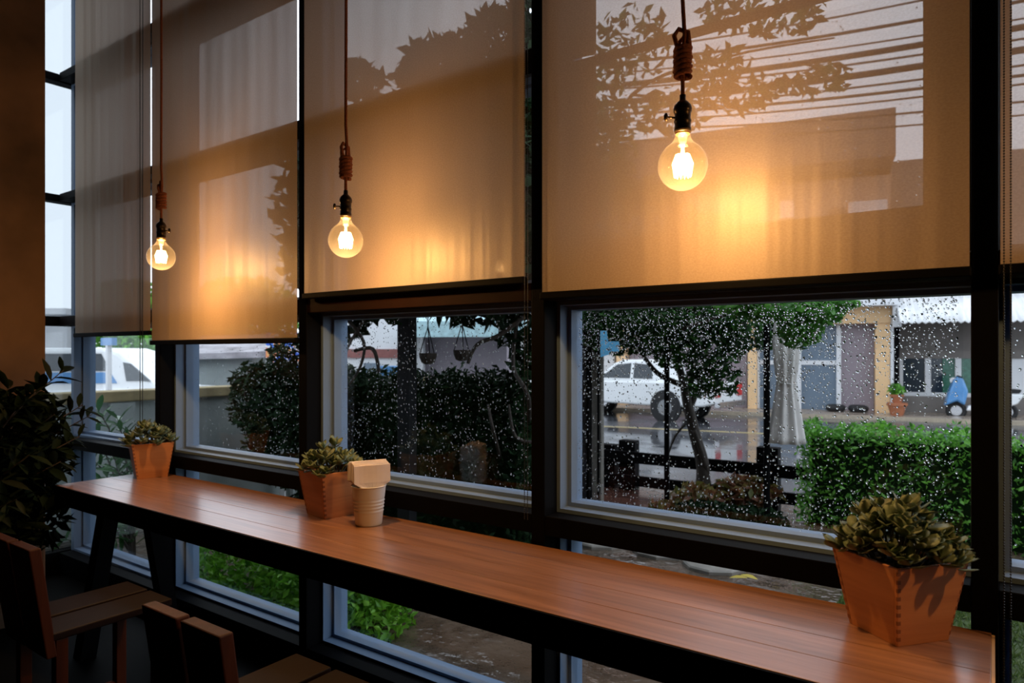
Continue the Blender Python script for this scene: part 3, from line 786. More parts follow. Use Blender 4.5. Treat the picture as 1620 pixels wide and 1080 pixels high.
# street tree with its dark crown
tb = gnd(1108, 800, ZG)
def a(u, v, d=6.6): return at(u, v, d)
dd = (tb.xy-Vector((0, 0))).length; dd = tb.x*FX+tb.y*FY
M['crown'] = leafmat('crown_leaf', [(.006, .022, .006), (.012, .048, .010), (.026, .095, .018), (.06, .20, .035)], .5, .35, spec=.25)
M['crown_lit'] = leafmat('lit_crown_leaf', [(.05, .18, .03), (.10, .30, .05), (.17, .42, .08)], .35, .45)  # brighter copy of the crown leaf, daylight on the right side painted in
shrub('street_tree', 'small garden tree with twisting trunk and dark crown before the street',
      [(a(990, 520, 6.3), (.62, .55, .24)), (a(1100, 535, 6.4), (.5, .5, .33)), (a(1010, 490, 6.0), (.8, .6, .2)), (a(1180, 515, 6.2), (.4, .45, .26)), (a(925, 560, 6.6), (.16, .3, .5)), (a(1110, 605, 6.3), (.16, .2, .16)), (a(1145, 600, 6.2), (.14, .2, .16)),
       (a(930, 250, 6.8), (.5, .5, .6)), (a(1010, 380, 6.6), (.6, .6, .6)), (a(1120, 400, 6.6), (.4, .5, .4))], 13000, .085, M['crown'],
      trunk=[([tb, a(1112, 740, dd), a(1100, 690, dd), a(1088, 640, dd), a(1080, 600, dd), a(1065, 550, dd)], [.075, .065, .058, .05, .04, .03]),
             ([a(1090, 650, dd), a(1110, 600, dd), a(1130, 560, dd-.1)], [.034, .028, .02]), ([a(1082, 610, dd), a(1040, 590, dd), a(1010, 550, dd)], [.03, .024, .016]),
             ([gnd(1125, 795, ZG), a(1115, 735, dd-.05), a(1098, 680, dd-.05)], [.03, .028, .024]), ([a(1085, 670, dd), a(1068, 690, dd), a(1055, 725, dd)], [.014, .012, .008])])
shrub('vine_branch', 'leafy branch coloured in lit green, hanging above the closed parasol', [(a(1230, 490, 5.0), (.26, .3, .10)), (a(1180, 482, 5.1), (.24, .25, .08)), (a(1290, 495, 5.0), (.2, .25, .10)), (a(1265, 525, 5.0), (.16, .2, .12)), (a(1320, 480, 5.0), (.16, .2, .05))],
      2300, .075, M['crown_lit'], 'branch', trunk=[([a(1080, 520, 5.6), a(1180, 490, 5.2), a(1280, 485, 5.0), a(1340, 470, 5.0)], [.015, .012, .01, .006])])
shrub('high_branches', 'loose leafy twigs high up outside the wide blind', [(a(1000, 70, 5.2), (.3, .3, .28)), (a(960, 160, 5.2), (.2, .3, .3)), (a(1130, 110, 5.2), (.3, .3, .14)), (a(1180, 150, 5.2), (.28, .3, .12)), (a(1290, 130, 5.2), (.28, .3, .07)), (a(1240, 30, 5.2), (.3, .3, .08)), (a(1160, 20, 5.2), (.25, .3, .10)), (a(1060, 180, 5.2), (.3, .3, .16))], 900, .11, M['crown'], 'branch',
      trunk=[([a(930, 300, 5.6), a(1000, 150, 5.3), a(1150, 90, 5.2), a(1320, 60, 5.2)], [.02, .015, .01, .006]), ([a(1000, 150, 5.3), a(1100, 160, 5.2), a(1200, 180, 5.2)], [.012, .008, .005])])
# vine-covered arbor outside the middle window
shrub('arbor_vine', 'dense dark vine over the arbor outside the middle blind',
      [(at(600, 330, 5.2), (.75, .8, .7)), (at(700, 250, 5.4), (.9, .6, .5)), (at(800, 230, 5.4), (.5, .6, .5)), (at(700, 300, 5.2), (.9, .8, .75)), (at(820, 330, 5.2), (.6, .7, .8)), (at(600, 420, 5.0), (.8, .6, .4)), (at(760, 420, 5.0), (.8, .6, .42)), (at(840, 500, 5.2), (.2, .4, .5)), (at(545, 500, 5.2), (.15, .3, .2)), (at(855, 600, 5.3), (.15, .3, .45))], 15000, .15, M['hedge_dark'], 'vine',
      trunk=[([gnd(820, 760, ZG), at(838, 650, 4.9), at(812, 580, 4.9), at(820, 500, 4.9)], [.02, .016, .014, .012]), ([gnd(812, 800, ZG), at(785, 700, 4.8), at(772, 640, 4.8)], [.014, .012, .008]),
             ([at(845, 700, 4.7), at(815, 690, 4.7), at(805, 640, 4.7)], [.012, .012, .008]),
             ([at(545, 500, 4.8), at(575, 540, 4.8), at(570, 580, 4.8), at(552, 608, 4.8)], [.014, .012, .01, .008]), ([at(538, 600, 4.8), at(550, 550, 4.8), at(580, 500, 4.8)], [.010, .01, .01]),
             ([at(560, 555, 4.8), at(590, 552, 4.8), at(600, 590, 4.8)], [.012, .014, .012]), ([at(740, 575, 4.8), at(755, 545, 4.8), at(790, 530, 4.8), at(830, 500, 4.8)], [.012, .014, .016, .016])])
shrub('sky_branches', 'leafy boughs against the sky above the middle blind', [(at(700, 95, 5.2), (.32, .3, .16)), (at(790, 70, 5.2), (.34, .3, .24)), (at(660, 120, 5.2), (.2, .2, .08)), (at(835, 20, 5.2), (.14, .2, .2)), (at(560, 130, 5.2), (.25, .2, .14))], 1900, .12, M['hedge_dark'], 'branch',
      trunk=[([at(840, 200, 5.2), at(770, 120, 5.2), at(640, 100, 5.2)], [.03, .02, .008]), ([at(810, 170, 5.2), at(830, 60, 5.2), at(840, -30, 5.2)], [.02, .014, .008])])
M['post'] = plain('dark_post', (.012, .013, .015), .6, spec=.2)
M['greypost'] = plain('grey_post', (.20, .19, .165), .7, var=.2)
def post(name, label, u, v, w, z1, mat, z=ZG):
    q = gnd(u, v, z) if v else None
    o = B(-w, w, -w, w, 0, z1-z).build(name, mat, None, bevel=.004); o.location = q; o.rotation_euler.z = .2
    return tag(o, label, 'post')
post('arbor_post', 'dark square arbor post in front of the dark hedge', 644, 880, .052, 2.9, M['post'])
post('thin_post', 'thin black upright before the street tree', 1055, 812, .022, 2.6, M['black'])
post('arbor_post', 'grey square post left of the fence gate', 946, 812, .045, 2.4, M['greypost'])
post('arbor_post', 'black post at the left end of the fence', 926, 815, .05, 2.6, M['black'])
# hanging pots under the arbor
for i, (u, v) in enumerate([(677, 565), (731, 560)]):
    q = at(u, v, 4.9); t = thing('hanging_pot', ['small dark hanging pot, left of two under the arbor', 'small dark hanging pot, right of two under the arbor'][i], 'hanging pot', q, group='hanging pots under the arbor')
    MB().lathe([(.02, -.05), (.045, -.04), (.062, .0), (.065, .03), (.058, .03), (0, .02)], 14).build('pot', M['bark'], t)
    for k in range(3):
        an = k*2.1; MB().tube([(.06*math.cos(an), .06*math.sin(an), .03), (0, 0, .22), (0, 0, .75)], .004, 5).build('wire', M['black'], t)

# ------------------------------------------------------------------ fence along the garden edge
fy = 6.75
fn = thing('garden_fence', 'low black two-rail timber fence before the street', 'fence', (-2.8, fy, ZG))
def fx(u): return on_y(u, fy)[0]
for u, w, h in ((963, .095, .50), (995, .095, .56), (1216, .10, .60), (880, .09, .5)):
    B(fx(u)+2.8-w, fx(u)+2.8+w, -.06, .06, 0, h).build('post', M['black'], fn, bevel=.006)
for z0, z1 in ((.09, .20), (.33, .45)):
    B(fx(850)+2.8, fx(1285)+2.8, -.10, -.065, z0, z1).build('rail', M['black'], fn, bevel=.004)
# flower bed at the foot of the tree
M['redleaf'] = leafmat('rusty_red_leaf', [(.16, .06, .03), (.26, .11, .05), (.10, .12, .03), (.30, .22, .06)], .45, .3)
shrub('red_plants', 'rusty red leafy plants at the foot of the tree', [(gnd(1100, 812, ZG)+Vector((0, 0, .12)), (.22, .25, .16)), (gnd(1180, 805, ZG)+Vector((0, 0, .16)), (.34, .25, .16)), (gnd(1060, 818, ZG)+Vector((0, 0, .06)), (.2, .25, .08))], 1500, .10, M['redleaf'], 'plants')
shrub('bed_edging', 'low dark green edging plants in front of the red plants', [(gnd(1120, 838, ZG)+Vector((0, 0, .1)), (.35, .22, .15)), (gnd(1190, 842, ZG)+Vector((0, 0, .1)), (.3, .22, .13))], 2000, .06, M['hedge_dark'], 'plants')

# ------------------------------------------------------------------ closed parasol
M['canvas'] = plain('pale_canvas', (.70, .67, .65), .85, var=.05)
q = gnd(1213, 845, ZG); dp = q.x*FX+q.y*FY
um = thing('closed_parasol', 'closed pale grey parasol tied at the waist on a black pole', 'parasol', q)
zb, zw, zt = zat(700, dp)-ZG, zat(606, dp)-ZG, zat(505, dp)-ZG
ox = Vector((RX, RY, 0))*(31/1080*dp)
prof = []
for i in range(21):
    z = zb+(zt-zb)*i/20
    r = .135-.07*min(1, (z-zb)/(zw-zb)) if z < zw else .065+.03*math.sin((z-zw)/(zt-zw)*math.pi*.8)
    prof.append((max(.02, r), z))
cv = MB().lathe(prof, 64, (ox.x, ox.y, 0), pleat=lambda an, t: 1+.20*math.cos(an*8)*(1-.5*abs(t-.4)))
cv.build('canopy', M['canvas'], um, smooth=True)
MB().torus((ox.x, ox.y, zw), .068, .008, 24, 6).build('tie', M['canvas'], um)
MB().tube([(0, 0, 0), (0, 0, zt+.35)], .026, 10).build('pole', M['black'], um)
MB().tube([(0, 0, zt+.3), (ox.x, ox.y, zt+.12), (ox.x, ox.y, zt-.05)], .018, 8).build('arm', M['black'], um)
MB().lathe([(.25, 0), (.25, .03), (.05, .06), (.03, .1), (0, .1)], 20).build('base', M['black'], um)

# ------------------------------------------------------------------ street buildings
ANG = math.radians(66)
S = Vector((RX*math.sin(ANG)-FX*math.cos(ANG), RY*math.sin(ANG)-FY*math.cos(ANG)))
W = Vector((FX*math.sin(ANG)+RX*math.cos(ANG), FY*math.sin(ANG)+RY*math.cos(ANG)))
P0 = at(1190, 558, 20.5).xy
def st(u, w=0):
    r = Vector(ray(u)); d = (P0.dot(W)+w)/r.dot(W)
    return d*r.dot(S)-P0.dot(S), d
def zs(u, v, w=0): return zat(v, st(u, w)[1])
RZS = math.atan2(S.y, S.x)
def sthing(name, label, cat, **k): return thing(name, label, cat, (P0.x, P0.y, ZR), RZS, **k)
def sb(s0, s1, w0, w1, z0, z1): return B(s0, s1, w0, w1, z0-ZR, z1-ZR)
M['peach'] = plain('peach_paint', (.85, .56, .30), .7, var=.06, scale=2)
M['facade'] = plain('pale_facade', (.42, .30, .25), .8, var=.12, scale=1)
M['roofdark'] = plain('brown_roof', (.20, .13, .10), .8, var=.15)
M['bluedoor'] = plain('blue_grey_glass_door', (.17, .22, .28), .25, var=.08, scale=2)
M['mauve'] = plain('mauve_shutter', (.30, .25, .28), .5, var=.06, scale=3)
M['palegrey'] = plain('pale_grey_paint', (.76, .77, .79), .7, var=.08, scale=2)
M['greywall'] = plain('grey_brown_wall', (.20, .18, .165), .8, var=.15, scale=2)
M['darkpane'] = plain('dark_window_pane', (.025, .035, .05), .12, var=0)
M['greenpane'] = plain('green_curtained_pane', (.05, .16, .11), .2, var=.2)
M['corr'] = plain('corrugated_sheet', (.85, .86, .87), .5, metal=0, var=.1, scale=3)
sh = sthing('shophouse', 'peach and grey shophouse across the street', 'building')
s_of = lambda u, w=0: st(u, w)[0]
zb0 = zs(1300, 646); zb1 = zs(1300, 513); zb2 = zs(1300, 488); zt0 = zs(1300, 285); zt1 = zs(1300, 205)
sL = -13.0; sR = s_of(1409)
sb(sL, sR, .05, 5, zb2, zt0).build('upper_wall', M['facade'], sh)
sb(sL, sR, .3, 5, ZR, zb2).build('lower_wall', M['greywall'], sh)
sb(sL, sR, -.35, .3, zb1, zb2).build('beam', M['peach'], sh)
sb(sL, sR+.1, -.9, .3, zb2, zb2+.35).build('balcony_slab', M['palegrey'], sh)
rf = sb(sL, s_of(1410), -1.2, 5, zt0+.2, zt1).build('roof_fascia', M['roofdark'], sh)
for u0, u1 in ((1183, 1197), (1385, 1408), (975, 990), (760, 775)):
    sb(s_of(u0, -.3), s_of(u1, -.3), -.3, .1, ZR, zb1).build('column', M['peach'], sh)
for u0, u1, m in ((1200, 1262, 'bluedoor'), (1266, 1324, 'bluedoor'), (1331, 1383, 'mauve'), (1100, 1181, 'mauve'), (995, 1095, 'mauve'), (780, 970, 'palegrey')):
    d = sb(s_of(u0), s_of(u1), .12, .3, ZR+.05, zb1).build('shutter' if m != 'bluedoor' else 'glass_door', M[m], sh)
    if m == 'bluedoor':
        sb(s_of(u0), s_of(u1), .08, .12, zs(1300, 577), zs(1300, 570)).build('door_rail', M['palegrey'], d)
for u in (1198, 1264, 1327):
    sb(s_of(u)-.06, s_of(u)+.06, .02, .14, ZR+.05, zb1).build('door_post', M['palegrey'], sh)
for u0, u1, v0, v1, m in ((1234, 1256, 318, 345, 'palegrey'), (1314, 1337, 330, 362, 'darkpane'), (1342, 1404, 320, 362, 'palegrey'), (1150, 1200, 330, 372, 'darkpane')):
    f = sb(s_of(u0), s_of(u1), -.02, .06, zs(u0, v1), zs(u0, v0)).build('window', M[m], sh)
sg = sthing('street_pavement', 'pale wet pavement in front of the shophouses', None, kind='structure')
sb(-16, 10, -1.5, .3, ZR, ZR+.1).build('paving', M['pavement'], sg); sb(-16, 10, -1.62, -1.5, ZR, ZR+.1).build('kerb', M['kerb'], sg)
ml = sthing('road_marking', 'faded yellow line along the middle of the street', None, kind='structure')
wl_ = 0
M['yline'] = plain('faded_yellow_paint', (.42, .34, .16), .5, var=.2)
wmid = -6.0
sb(-16, 10, wmid, wmid+.14, ZR, ZR+.006).build('line', M['yline'], ml)
rb = sthing('grey_house', 'grey house with corrugated awning at the right across the street', 'building')
s0 = s_of(1412); s1 = s_of(1720)
zaw0 = zs(1480, 512); zaw1 = zs(1480, 462); zwin0 = zs(1480, 622); zwin1 = zs(1480, 567)
sb(s0, s1, .6, 5, ZR, zs(1480, 240)).build('wall', M['greywall'], rb)
sb(s0, s1, .2, .6, ZR, zs(1480, 628)).build('plinth', M['greywall'], rb)
m = MB(); nC = 110
vs = []
for i in range(nC+1):
    s = s0+.05+(s1-s0-.05)*i/nC; k = .03*math.sin(i*math.pi/2)
    vs += [(s, -1.3, zaw0-ZR+k), (s, .6, zaw1-ZR+.25+k)]
m.add(vs, [(2*i, 2*i+2, 2*i+3, 2*i+1) for i in range(nC)]); o = m.build('awning', M['corr'], rb, smooth=True)
so = o.modifiers.new('solid', 'SOLIDIFY'); so.thickness = .02
sb(s0, s1, .45, .6, zwin1, zs(1480, 555)).build('lintel', M['greywall'], rb)
for u0, u1, mm in ((1427, 1464, 'darkpane'), (1472, 1490, 'darkpane'), (1491, 1513, 'greenpane'), (1519, 1560, 'greenpane'), (1590, 1640, 'palegrey')):
    sb(s_of(u0, .5), s_of(u1, .5), .48, .6, zwin0, zwin1).build('pane', M[mm], rb)
for u in (1424, 1468, 1516, 1564): B(s_of(u, .4)-.07, s_of(u, .4)+.07, .38, .48, zwin0-ZR, zwin1-ZR).build('window_bar', M['palegrey'], rb)
B(s_of(1421, .4), s_of(1567, .4), .38, .48, zwin0-ZR-.12, zwin0-ZR).build('window_sill', M['palegrey'], rb)
dpz = MB().tube([(s_of(1418, -.3), -.3, 0), (s_of(1418, -.3), -.3, zs(1418, 465)-ZR)], .075, 8).build('downpipe', M['black'], sh)
sb(s_of(1409, -.35), s_of(1414, -.35), -.35, -.2, ZR, zs(1409, 500)).build('corner_strip', M['palegrey'], sh)
o = sb(s_of(1412, -.5), s_of(1426, -.5), -.6, -.4, zs(1418, 518), zs(1418, 478)).build('sign_box', M['palegrey'], sh)
# tyres lying on the pavement
M['rubber'] = plain('black_rubber', (.012, .012, .013), .7)
for i, u in enumerate((1322, 1358)):
    q = Vector((*(P0+S*s_of(u, -.45)+W*-.45), ZR+.1)); t = thing('car_tyre', ['black tyre lying on the pavement, left of two', 'black tyre lying on the pavement, right of two'][i], 'tyre', q, group='tyres on the pavement')
    MB().torus((0, 0, .11), .17, .095, 24, 10).build('tread', M['rubber'], t, smooth=True)
    MB().torus((0, 0, .11), .10, .03, 20, 8).build('inner_rim', M['rubber'], t, smooth=True)
# terracotta pots with a plant
M['terra'] = plain('terracotta', (.42, .15, .07), .7, var=.1)
t = thing('terracotta_pot', 'terracotta pot with small green plant by the black downpipe', 'potted plant', (*(P0+S*s_of(1419, -1.0)+W*-1.0), ZR+.1))
MB().lathe([(.15, 0), (.22, .26), (.25, .26), (.25, .33), (.2, .33), (0, .30)], 16).build('pot', M['terra'], t)
MB().lathe([(.10, .30), (.15, .5), (.17, .5), (.17, .55), (.13, .55), (0, .52)], 16).build('upper_pot', M['terra'], t)
stuff(link('foliage', leaves_mesh('foliage', ellipsoid_pts((0, 0, .68), (.2, .2, .16), 160), .14, M['hedge'], up=.8), t))
# scooter
M['scooterblue'] = plain('blue_scooter_paint', (.10, .30, .62), .3, coat=.4, var=.05)
M['white'] = plain('white_car_paint', (.85, .87, .88), .25, coat=.4, var=.02)
M['chrome'] = plain('chrome', (.6, .6, .62), .2, metal=.9, var=0)
t = thing('scooter', 'pale blue motor scooter parked before the grey house', 'scooter', (*(P0+S*s_of(1509, -.6)+W*-.6), ZR+.0), RZS)
for x in (.05, 1.15):
    w = MB().torus((x, 0, .24), .19, .055, 20, 8, Vector((0, 1, 0))).build('wheel', M['rubber'], t, smooth=True)
    MB().lathe([(.13, -.03), (.13, .03)], 14, (x, 0, .24), 'Y').build('rim', M['chrome'], w)
MB().prism([(-.22, .36), (.05, .50), (.22, .38), (.30, .75), (.20, 1.05), (.10, 1.16), (-.02, 1.05), (-.12, .75)], lambda p, k: (p[0], -.17+.34*k, p[1])).build('front_shield', M['scooterblue'], t, bevel=.05)
MB().prism([(.25, .25), (.8, .25), (1.35, .45), (1.5, .7), (.75, .72), (.6, .42), (.3, .38)], lambda p, k: (p[0], -.15+.3*k, p[1])).build('body', M['white'], t, bevel=.04)
MB().prism([(.7, .72), (1.4, .72), (1.45, .82), (1.1, .85), (.72, .80)], lambda p, k: (p[0], -.13+.26*k, p[1])).build('seat', M['rubber'], t, bevel=.03)
MB().tube([(.12, -.33, 1.12), (.08, 0, 1.15), (.12, .33, 1.12)], .02, 8).build('handlebar', M['rubber'], t)
MB().lathe([(.08, 0), (.07, .06), (0, .08)], 14, (-.02, -.05, 1.03), 'Y').build('headlight', M['chrome'], t)

# ------------------------------------------------------------------ vehicles
M['carglass'] = plain('dark_car_glass', (.03, .04, .05), .08, var=0)
M['red'] = plain('red_tail_light', (.55, .03, .03), .2, var=0)
M['bluepaint'] = plain('bright_blue_panel', (.08, .26, .55), .35, var=.05)
def vehicle(name, label, loc, rz, body, cab, wins, wheels, hw=.84, chw=.70, wr=.36, lights=()):
    t = thing(name, label, 'car', loc, rz)
    def tap(p, k, z0, z1, a, b):
        f = (p[1]-z0)/(z1-z0); y = a+(b-a)*max(0, min(1, f)); return (p[0], y*(1 if k else -1), p[1])
    MB().prism(body, lambda p, k: (p[0], hw*(1 if k else -1), p[1])).build('body', M['white'], t, bevel=.05)
    z0 = min(p[1] for p in cab); z1 = max(p[1] for p in cab)
    MB().prism(cab, lambda p, k: tap(p, k, z0, z1, hw-.03, chw)).build('cabin', M['white'], t, bevel=.05)
    for poly, m in wins:
        for s in (-1, 1):
            mb = MB(); n = len(poly)
            def P(p, e):
                f = (p[1]-z0)/(z1-z0); y = (hw-.03)+(chw-hw+.03)*max(0, min(1, f)); return (p[0], s*(y+e), p[1])
            mb.prism(poly, lambda p, k: P(p, .012 if k else -.02)); mb.build('side_window' if m == 'carglass' else 'side_panel', M[m], t)
    for x in wheels:
        for s in (-1, 1):
            w = MB().lathe([(.18, -.11), (wr*.93, -.11), (wr, -.07), (wr, .07), (wr*.93, .11), (.18, .11)], 24, (x, s*(hw-.08), wr), 'Y').build('wheel', M['rubber'], t, smooth=False)
            MB().lathe([(.21, -.115), (.2, .115)], 18, (x, s*(hw-.08), wr), 'Y').build('rim', M['chrome'], w)
            MB().lathe([(wr*1.2, -.05), (wr*1.2, .05)], 24, (x, s*(hw-.035), wr+.02), 'Y').build('wheel_arch', M['rubber'], t)
    for (x, y, z, sx, sy, sz, m) in lights:
        B(x-sx, x+sx, y-sy, y+sy, z-sz, z+sz).build('tail_light' if m == 'red' else 'bumper', M[m], t, bevel=.01)
    return t
d = 18.0; pr = at(1078, 665, d)
body = [(-1.30, .50), (-1.30, 1.02), (.55, 1.02), (2.05, 1.0), (3.65, .88), (3.95, .72), (3.95, .42), (.0, .38), (-1.0, .42)]
cab = [(.22, .98), (.30, 1.50), (.50, 1.58), (1.35, 1.57), (1.62, 1.48), (2.25, .98)]
wins = [([(.40, 1.08), (.46, 1.44), (.98, 1.48), (.98, 1.08)], 'carglass'), ([(1.08, 1.08), (1.08, 1.48), (1.50, 1.44), (2.02, 1.08)], 'carglass')]
vehicle('pickup_truck', 'white pickup truck parked across the street behind the tree', (pr.x, pr.y, ZR), math.pi-.12, body, cab, wins, (0, 2.95),
        lights=[(-1.31, .62, .82, .03, .12, .16, 'red'), (-1.31, -.62, .82, .03, .12, .16, 'red'), (-1.36, 0, .48, .06, .78, .07, 'chrome')])
q = at(180, 555, 10.2)
body = [(-2.1, .35), (-2.15, 1.2), (.6, 1.25), (1.2, 1.22), (2.1, 1.1), (2.2, .6), (2.1, .35)]
cab = [(-2.0, 1.1), (-1.95, 1.72), (-1.6, 1.82), (.20, 1.82), (.38, 1.76), (1.05, 1.18)]
wins = [([(-1.85, 1.50), (-1.8, 1.73), (-.75, 1.74), (-.75, 1.50)], 'carglass'), ([(-.65, 1.50), (-.65, 1.74), (.16, 1.74), (.30, 1.50)], 'carglass'), ([(-1.85, 1.33), (-1.85, 1.48), (.30, 1.48), (.40, 1.33)], 'bluepaint'), ([(.52, 1.36), (.46, 1.62), (.56, 1.6), (.84, 1.36)], 'carglass')]
vehicle('white_van', 'white van with blue side panel behind the garden wall', (q.x, q.y, ZR), math.atan2(RY, RX)+.10, body, cab, wins, (-1.4, 1.45))

# ------------------------------------------------------------------ far left: garden wall, shed, mural
M['gwall'] = plain('stained_concrete', (.33, .37, .36), .85, var=.3, scale=1.6, bump=.2)
M['coping'] = plain('ochre_coping', (.34, .27, .14), .8, var=.3, scale=6)
xw = -6.1
gw = thing('garden_wall', 'stained concrete garden wall with ochre coping beyond the corner', 'wall', (xw, 4.0, ZR))
B(-.08, .08, -6, 3.0, 0, 1.34).build('panel', M['gwall'], gw)
B(-.12, .12, -6, 3.02, 1.34, 1.43).build('coping', M['coping'], gw, bevel=.01)
for y in (-1.2, .6): B(-.13, .13, y-.1, y+.1, 0, 1.33).build('pier', M['gwall'], gw)
MB().tube([(.16, .35, 0), (.16, .35, .75)], .03, 8).build('drain_pipe', M['palegrey'], gw)
t = thing('street_sign', 'slim white post with blue top plate behind the garden wall', 'sign', (*at(172, 558, 8.2).xy, ZR))
MB().tube([(0, 0, 0), (0, 0, 1.84)], .035, 8).build('post', M['palegrey'], t); B(-.14, .14, -.03, .03, 1.84, 1.93).build('plate', M['bluepaint'], t)
M['shedroof'] = plain('stained_pale_roof', (.36, .34, .36), .8, var=.5, scale=2.5)
shd = at(345, 558, 13.5); t = thing('old_shed', 'weathered shed with sagging pale roof beyond the garden wall', 'shed', (shd.x, shd.y, ZR), math.atan2(RY, RX))
B(-1.0, .75, -.2, 2, 0, 1.72).build('wall', M['gwall'], t)
MB().hexa([(-1.3, -.5, 1.60), (1.1, -.5, 1.66), (1.1, 2.2, 2.1), (-1.3, 2.2, 2.05), (-1.3, -.5, 1.70), (1.1, -.5, 1.78), (1.1, 2.2, 2.2), (-1.3, 2.2, 2.15)]).build('roof', M['shedroof'], t)
def mural():
    m, n, l, b = new_mat('painted_mural'); tc = n.new('ShaderNodeTexCoord'); v = n.new('ShaderNodeTexNoise'); v.inputs['Scale'].default_value = 2.6; v.inputs['Distortion'].default_value = 2.2
    l.new(tc.outputs['Object'], v.inputs['Vector'])
    r = ramp(n, l, v.outputs['Fac'], [(.30, (.03, .10, .50)), (.42, (.05, .16, .6)), (.47, (.75, .75, .75)), (.53, (.75, .20, .06)), (.62, (.7, .35, .12)), (.7, (.7, .7, .65))]); r.color_ramp.interpolation = 'CONSTANT'
    l.new(r.outputs[0], b.inputs['Base Color']); return m
M['mural'] = mural()
q = at(462, 558, 12.0); t = thing('mural_board', 'colourful orange and blue painted board beyond the ivy', 'board', (q.x, q.y, ZR), math.atan2(RY, RX))
B(-.45, .55, -.03, .03, .9, 2.1).build('panel', M['mural'], t)
for x in (-.4, .5): B(x-.03, x+.03, .03, .09, 0, 2.05).build('post', M['black'], t)
q = at(90, 558, 13.5); t = thing('pale_house', 'pale house wall beyond the glazed corner', 'building', (q.x, q.y, ZR), math.atan2(RY, RX))
B(-2.0, .20, 0, .8, 0, 2.5).build('wall', M['palegrey'], t); B(-2.2, .30, -.2, 1.0, 2.5, 2.62).build('roof', M['palegrey'], t)
tq = at(250, 540, 15)
shrub('far_tree', 'green tree behind the white van', [(at(235, 550, 18.5), (1.2, .9, .68)), (at(330, 545, 19), (1.6, 1.0, .55)), (at(380, 500, 21), (2.7, 1.1, 1.25)), (at(200, 500, 21), (2.3, 1.1, 1.15))], 7000, .26, M['hedge'], 'tree', trunk=[([at(235, 660, 18.5), at(235, 560, 18.5)], [.12, .08])])
# ------------------------------------------------------------------ house behind the dark hedge
M['lilac'] = plain('lilac_wall', (.34, .30, .34), .8, var=.08, scale=1.5)
M['cyan'] = plain('pale_cyan_awning', (.42, .62, .66), .5, var=.25, scale=14)
M['dullred'] = plain('dull_red_band', (.26, .10, .09), .7)
q = at(690, 558, 10.5); gh = thing('lilac_house', 'lilac house with pale cyan awning behind the dark hedge', 'building', (q.x, q.y, ZR), math.atan2(RY, RX)-.05)
k = 10.5/1080
B((520-690)*k, (655-690)*k, .0, 2, 0, zat(490, 10.5)-ZR).build('side_wall', M['palegrey'], gh)
B((655-690)*k, (800-690)*k, .3, 2, 0, zat(480, 10.5)-ZR).build('wall', M['lilac'], gh)
B((520-690)*k, (632-690)*k, -.03, .0, zat(566, 10.5)-ZR, zat(552, 10.5)-ZR).build('red_band', M['dullred'], gh)
B((655-690)*k, (668-690)*k, .05, .25, 0, zat(530, 10.5)-ZR).build('pillar', M['palegrey'], gh)
MB().hexa([((648-690)*k, -.5, zat(533, 10)-ZR), ((850-690)*k, -.5, zat(533, 10)-ZR), ((850-690)*k, .3, zat(520, 10.5)-ZR), ((648-690)*k, .3, zat(520, 10.5)-ZR),
           ((648-690)*k, -.5, zat(508, 10)-ZR), ((850-690)*k, -.5, zat(508, 10)-ZR), ((850-690)*k, .3, zat(495, 10.5)-ZR), ((648-690)*k, .3, zat(495, 10.5)-ZR)]).build('awning', M['cyan'], gh)
B((575-690)*k, (600-690)*k, -.06, -.0, zat(600, 10.5)-ZR, zat(574, 10.5)-ZR).build('grey_door', M['bluedoor'], gh)
q = at(616, 604, 9.0)
o = MB().lathe([(.10, 0), (.14, .42), (.15, .42), (.15, .46), (.12, .46), (0, .44)], 16).build('blue_barrel', M['bluepaint']); o.location = q-Vector((0, 0, .25)); tag(o, 'blue plastic barrel on the ledge behind the dark hedge', 'barrel')
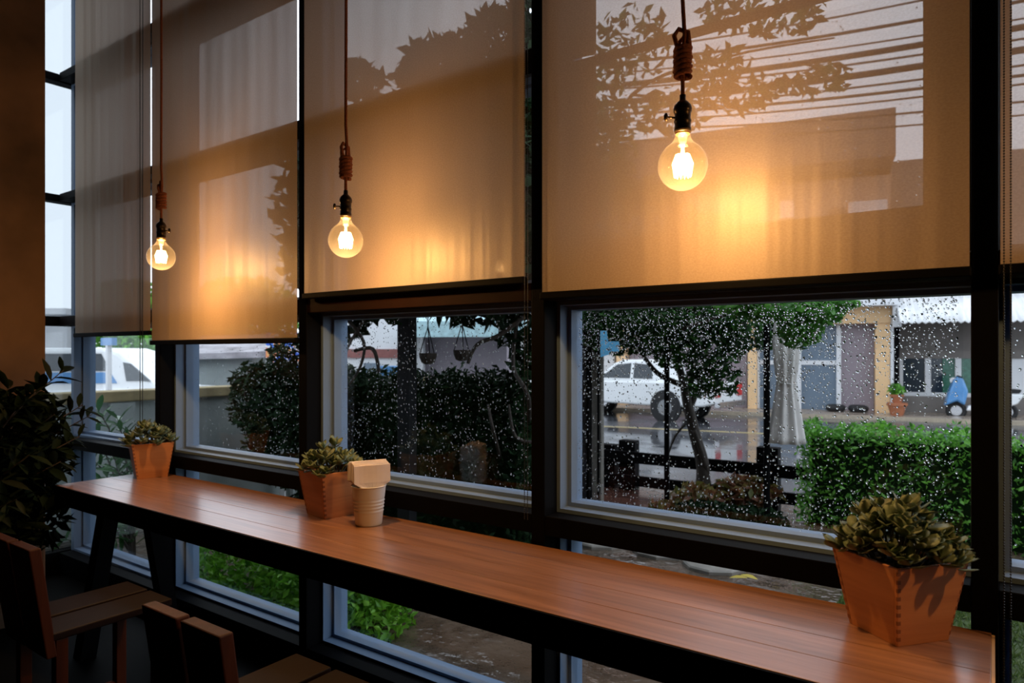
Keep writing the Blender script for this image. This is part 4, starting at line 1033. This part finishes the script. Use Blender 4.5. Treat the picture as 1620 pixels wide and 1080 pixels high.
o = B(-.3, .3, -.2, .2, 0, q.z-.25-ZR).build('stone_ledge', M['greywall']); o.location = (q.x, q.y, ZR); tag(o, 'low wall carrying the blue barrel', 'ledge')
M['skyblue'] = plain('sky_blue_banner', (.12, .45, .75), .6, var=.1)
q = at(962, 545, 5.3); t = thing('blue_banner', 'small sky blue banner on a pole above the pickup', 'banner', (q.x, q.y, ZG), math.atan2(RY, RX))
MB().tube([(-.075, 0, 0), (-.075, 0, zat(520, 5.3)-ZG)], .011, 6).build('pole', M['black'], t)
MB().hexa([(-.06, -.005, zat(565, 5.3)-ZG), (.015, -.005, zat(560, 5.3)-ZG), (.015, .005, zat(560, 5.3)-ZG), (-.06, .005, zat(565, 5.3)-ZG), (-.06, -.005, zat(523, 5.3)-ZG), (-.012, -.005, zat(523, 5.3)-ZG), (-.012, .005, zat(523, 5.3)-ZG), (-.06, .005, zat(523, 5.3)-ZG)]).build('flag', M['skyblue'], t)
B(-.012, .085, -.006, .006, zat(556, 5.3)-ZG, zat(540, 5.3)-ZG).build('flag', M['skyblue'], t)

# ------------------------------------------------------------------ overhead power cables
lines = [(1100, 55, 1640, -45, .018), (1100, 75, 1640, -10, .03), (1100, 92, 1640, 18, .016), (1080, 112, 1640, 32, .055), (1100, 118, 1640, 50, .02), (1080, 140, 1640, 68, .06), (1100, 150, 1640, 92, .02), (1100, 160, 1640, 108, .028), (1100, 172, 1640, 122, .018), (1100, 186, 1640, 150, .02), (1060, 205, 1640, 172, .016)]
ordn = ['topmost', 'second', 'third', 'fourth', 'fifth', 'sixth', 'seventh', 'eighth', 'ninth', 'tenth', 'lowest']
for i, (u0, v0, u1, v1, r) in enumerate(lines):
    A, Bp = at(u0-350, v0+ (v0-v1)*350/540*.8, 16), at(u1+200, v1-(v0-v1)*200/540, 11)
    pts = []
    for j in range(17):
        f = j/16; p = A.lerp(Bp, f); p.z -= .25*math.sin(math.pi*f); pts.append(p)
    o = MB().tube(pts, r, 6).build('power_cable', M['rubber'], None, smooth=True)
    tag(o, '%s overhead power cable seen through the wide blind' % ordn[i] + (', a thick bundle' if r > .05 else ''), 'cable', 'power cables over the street')
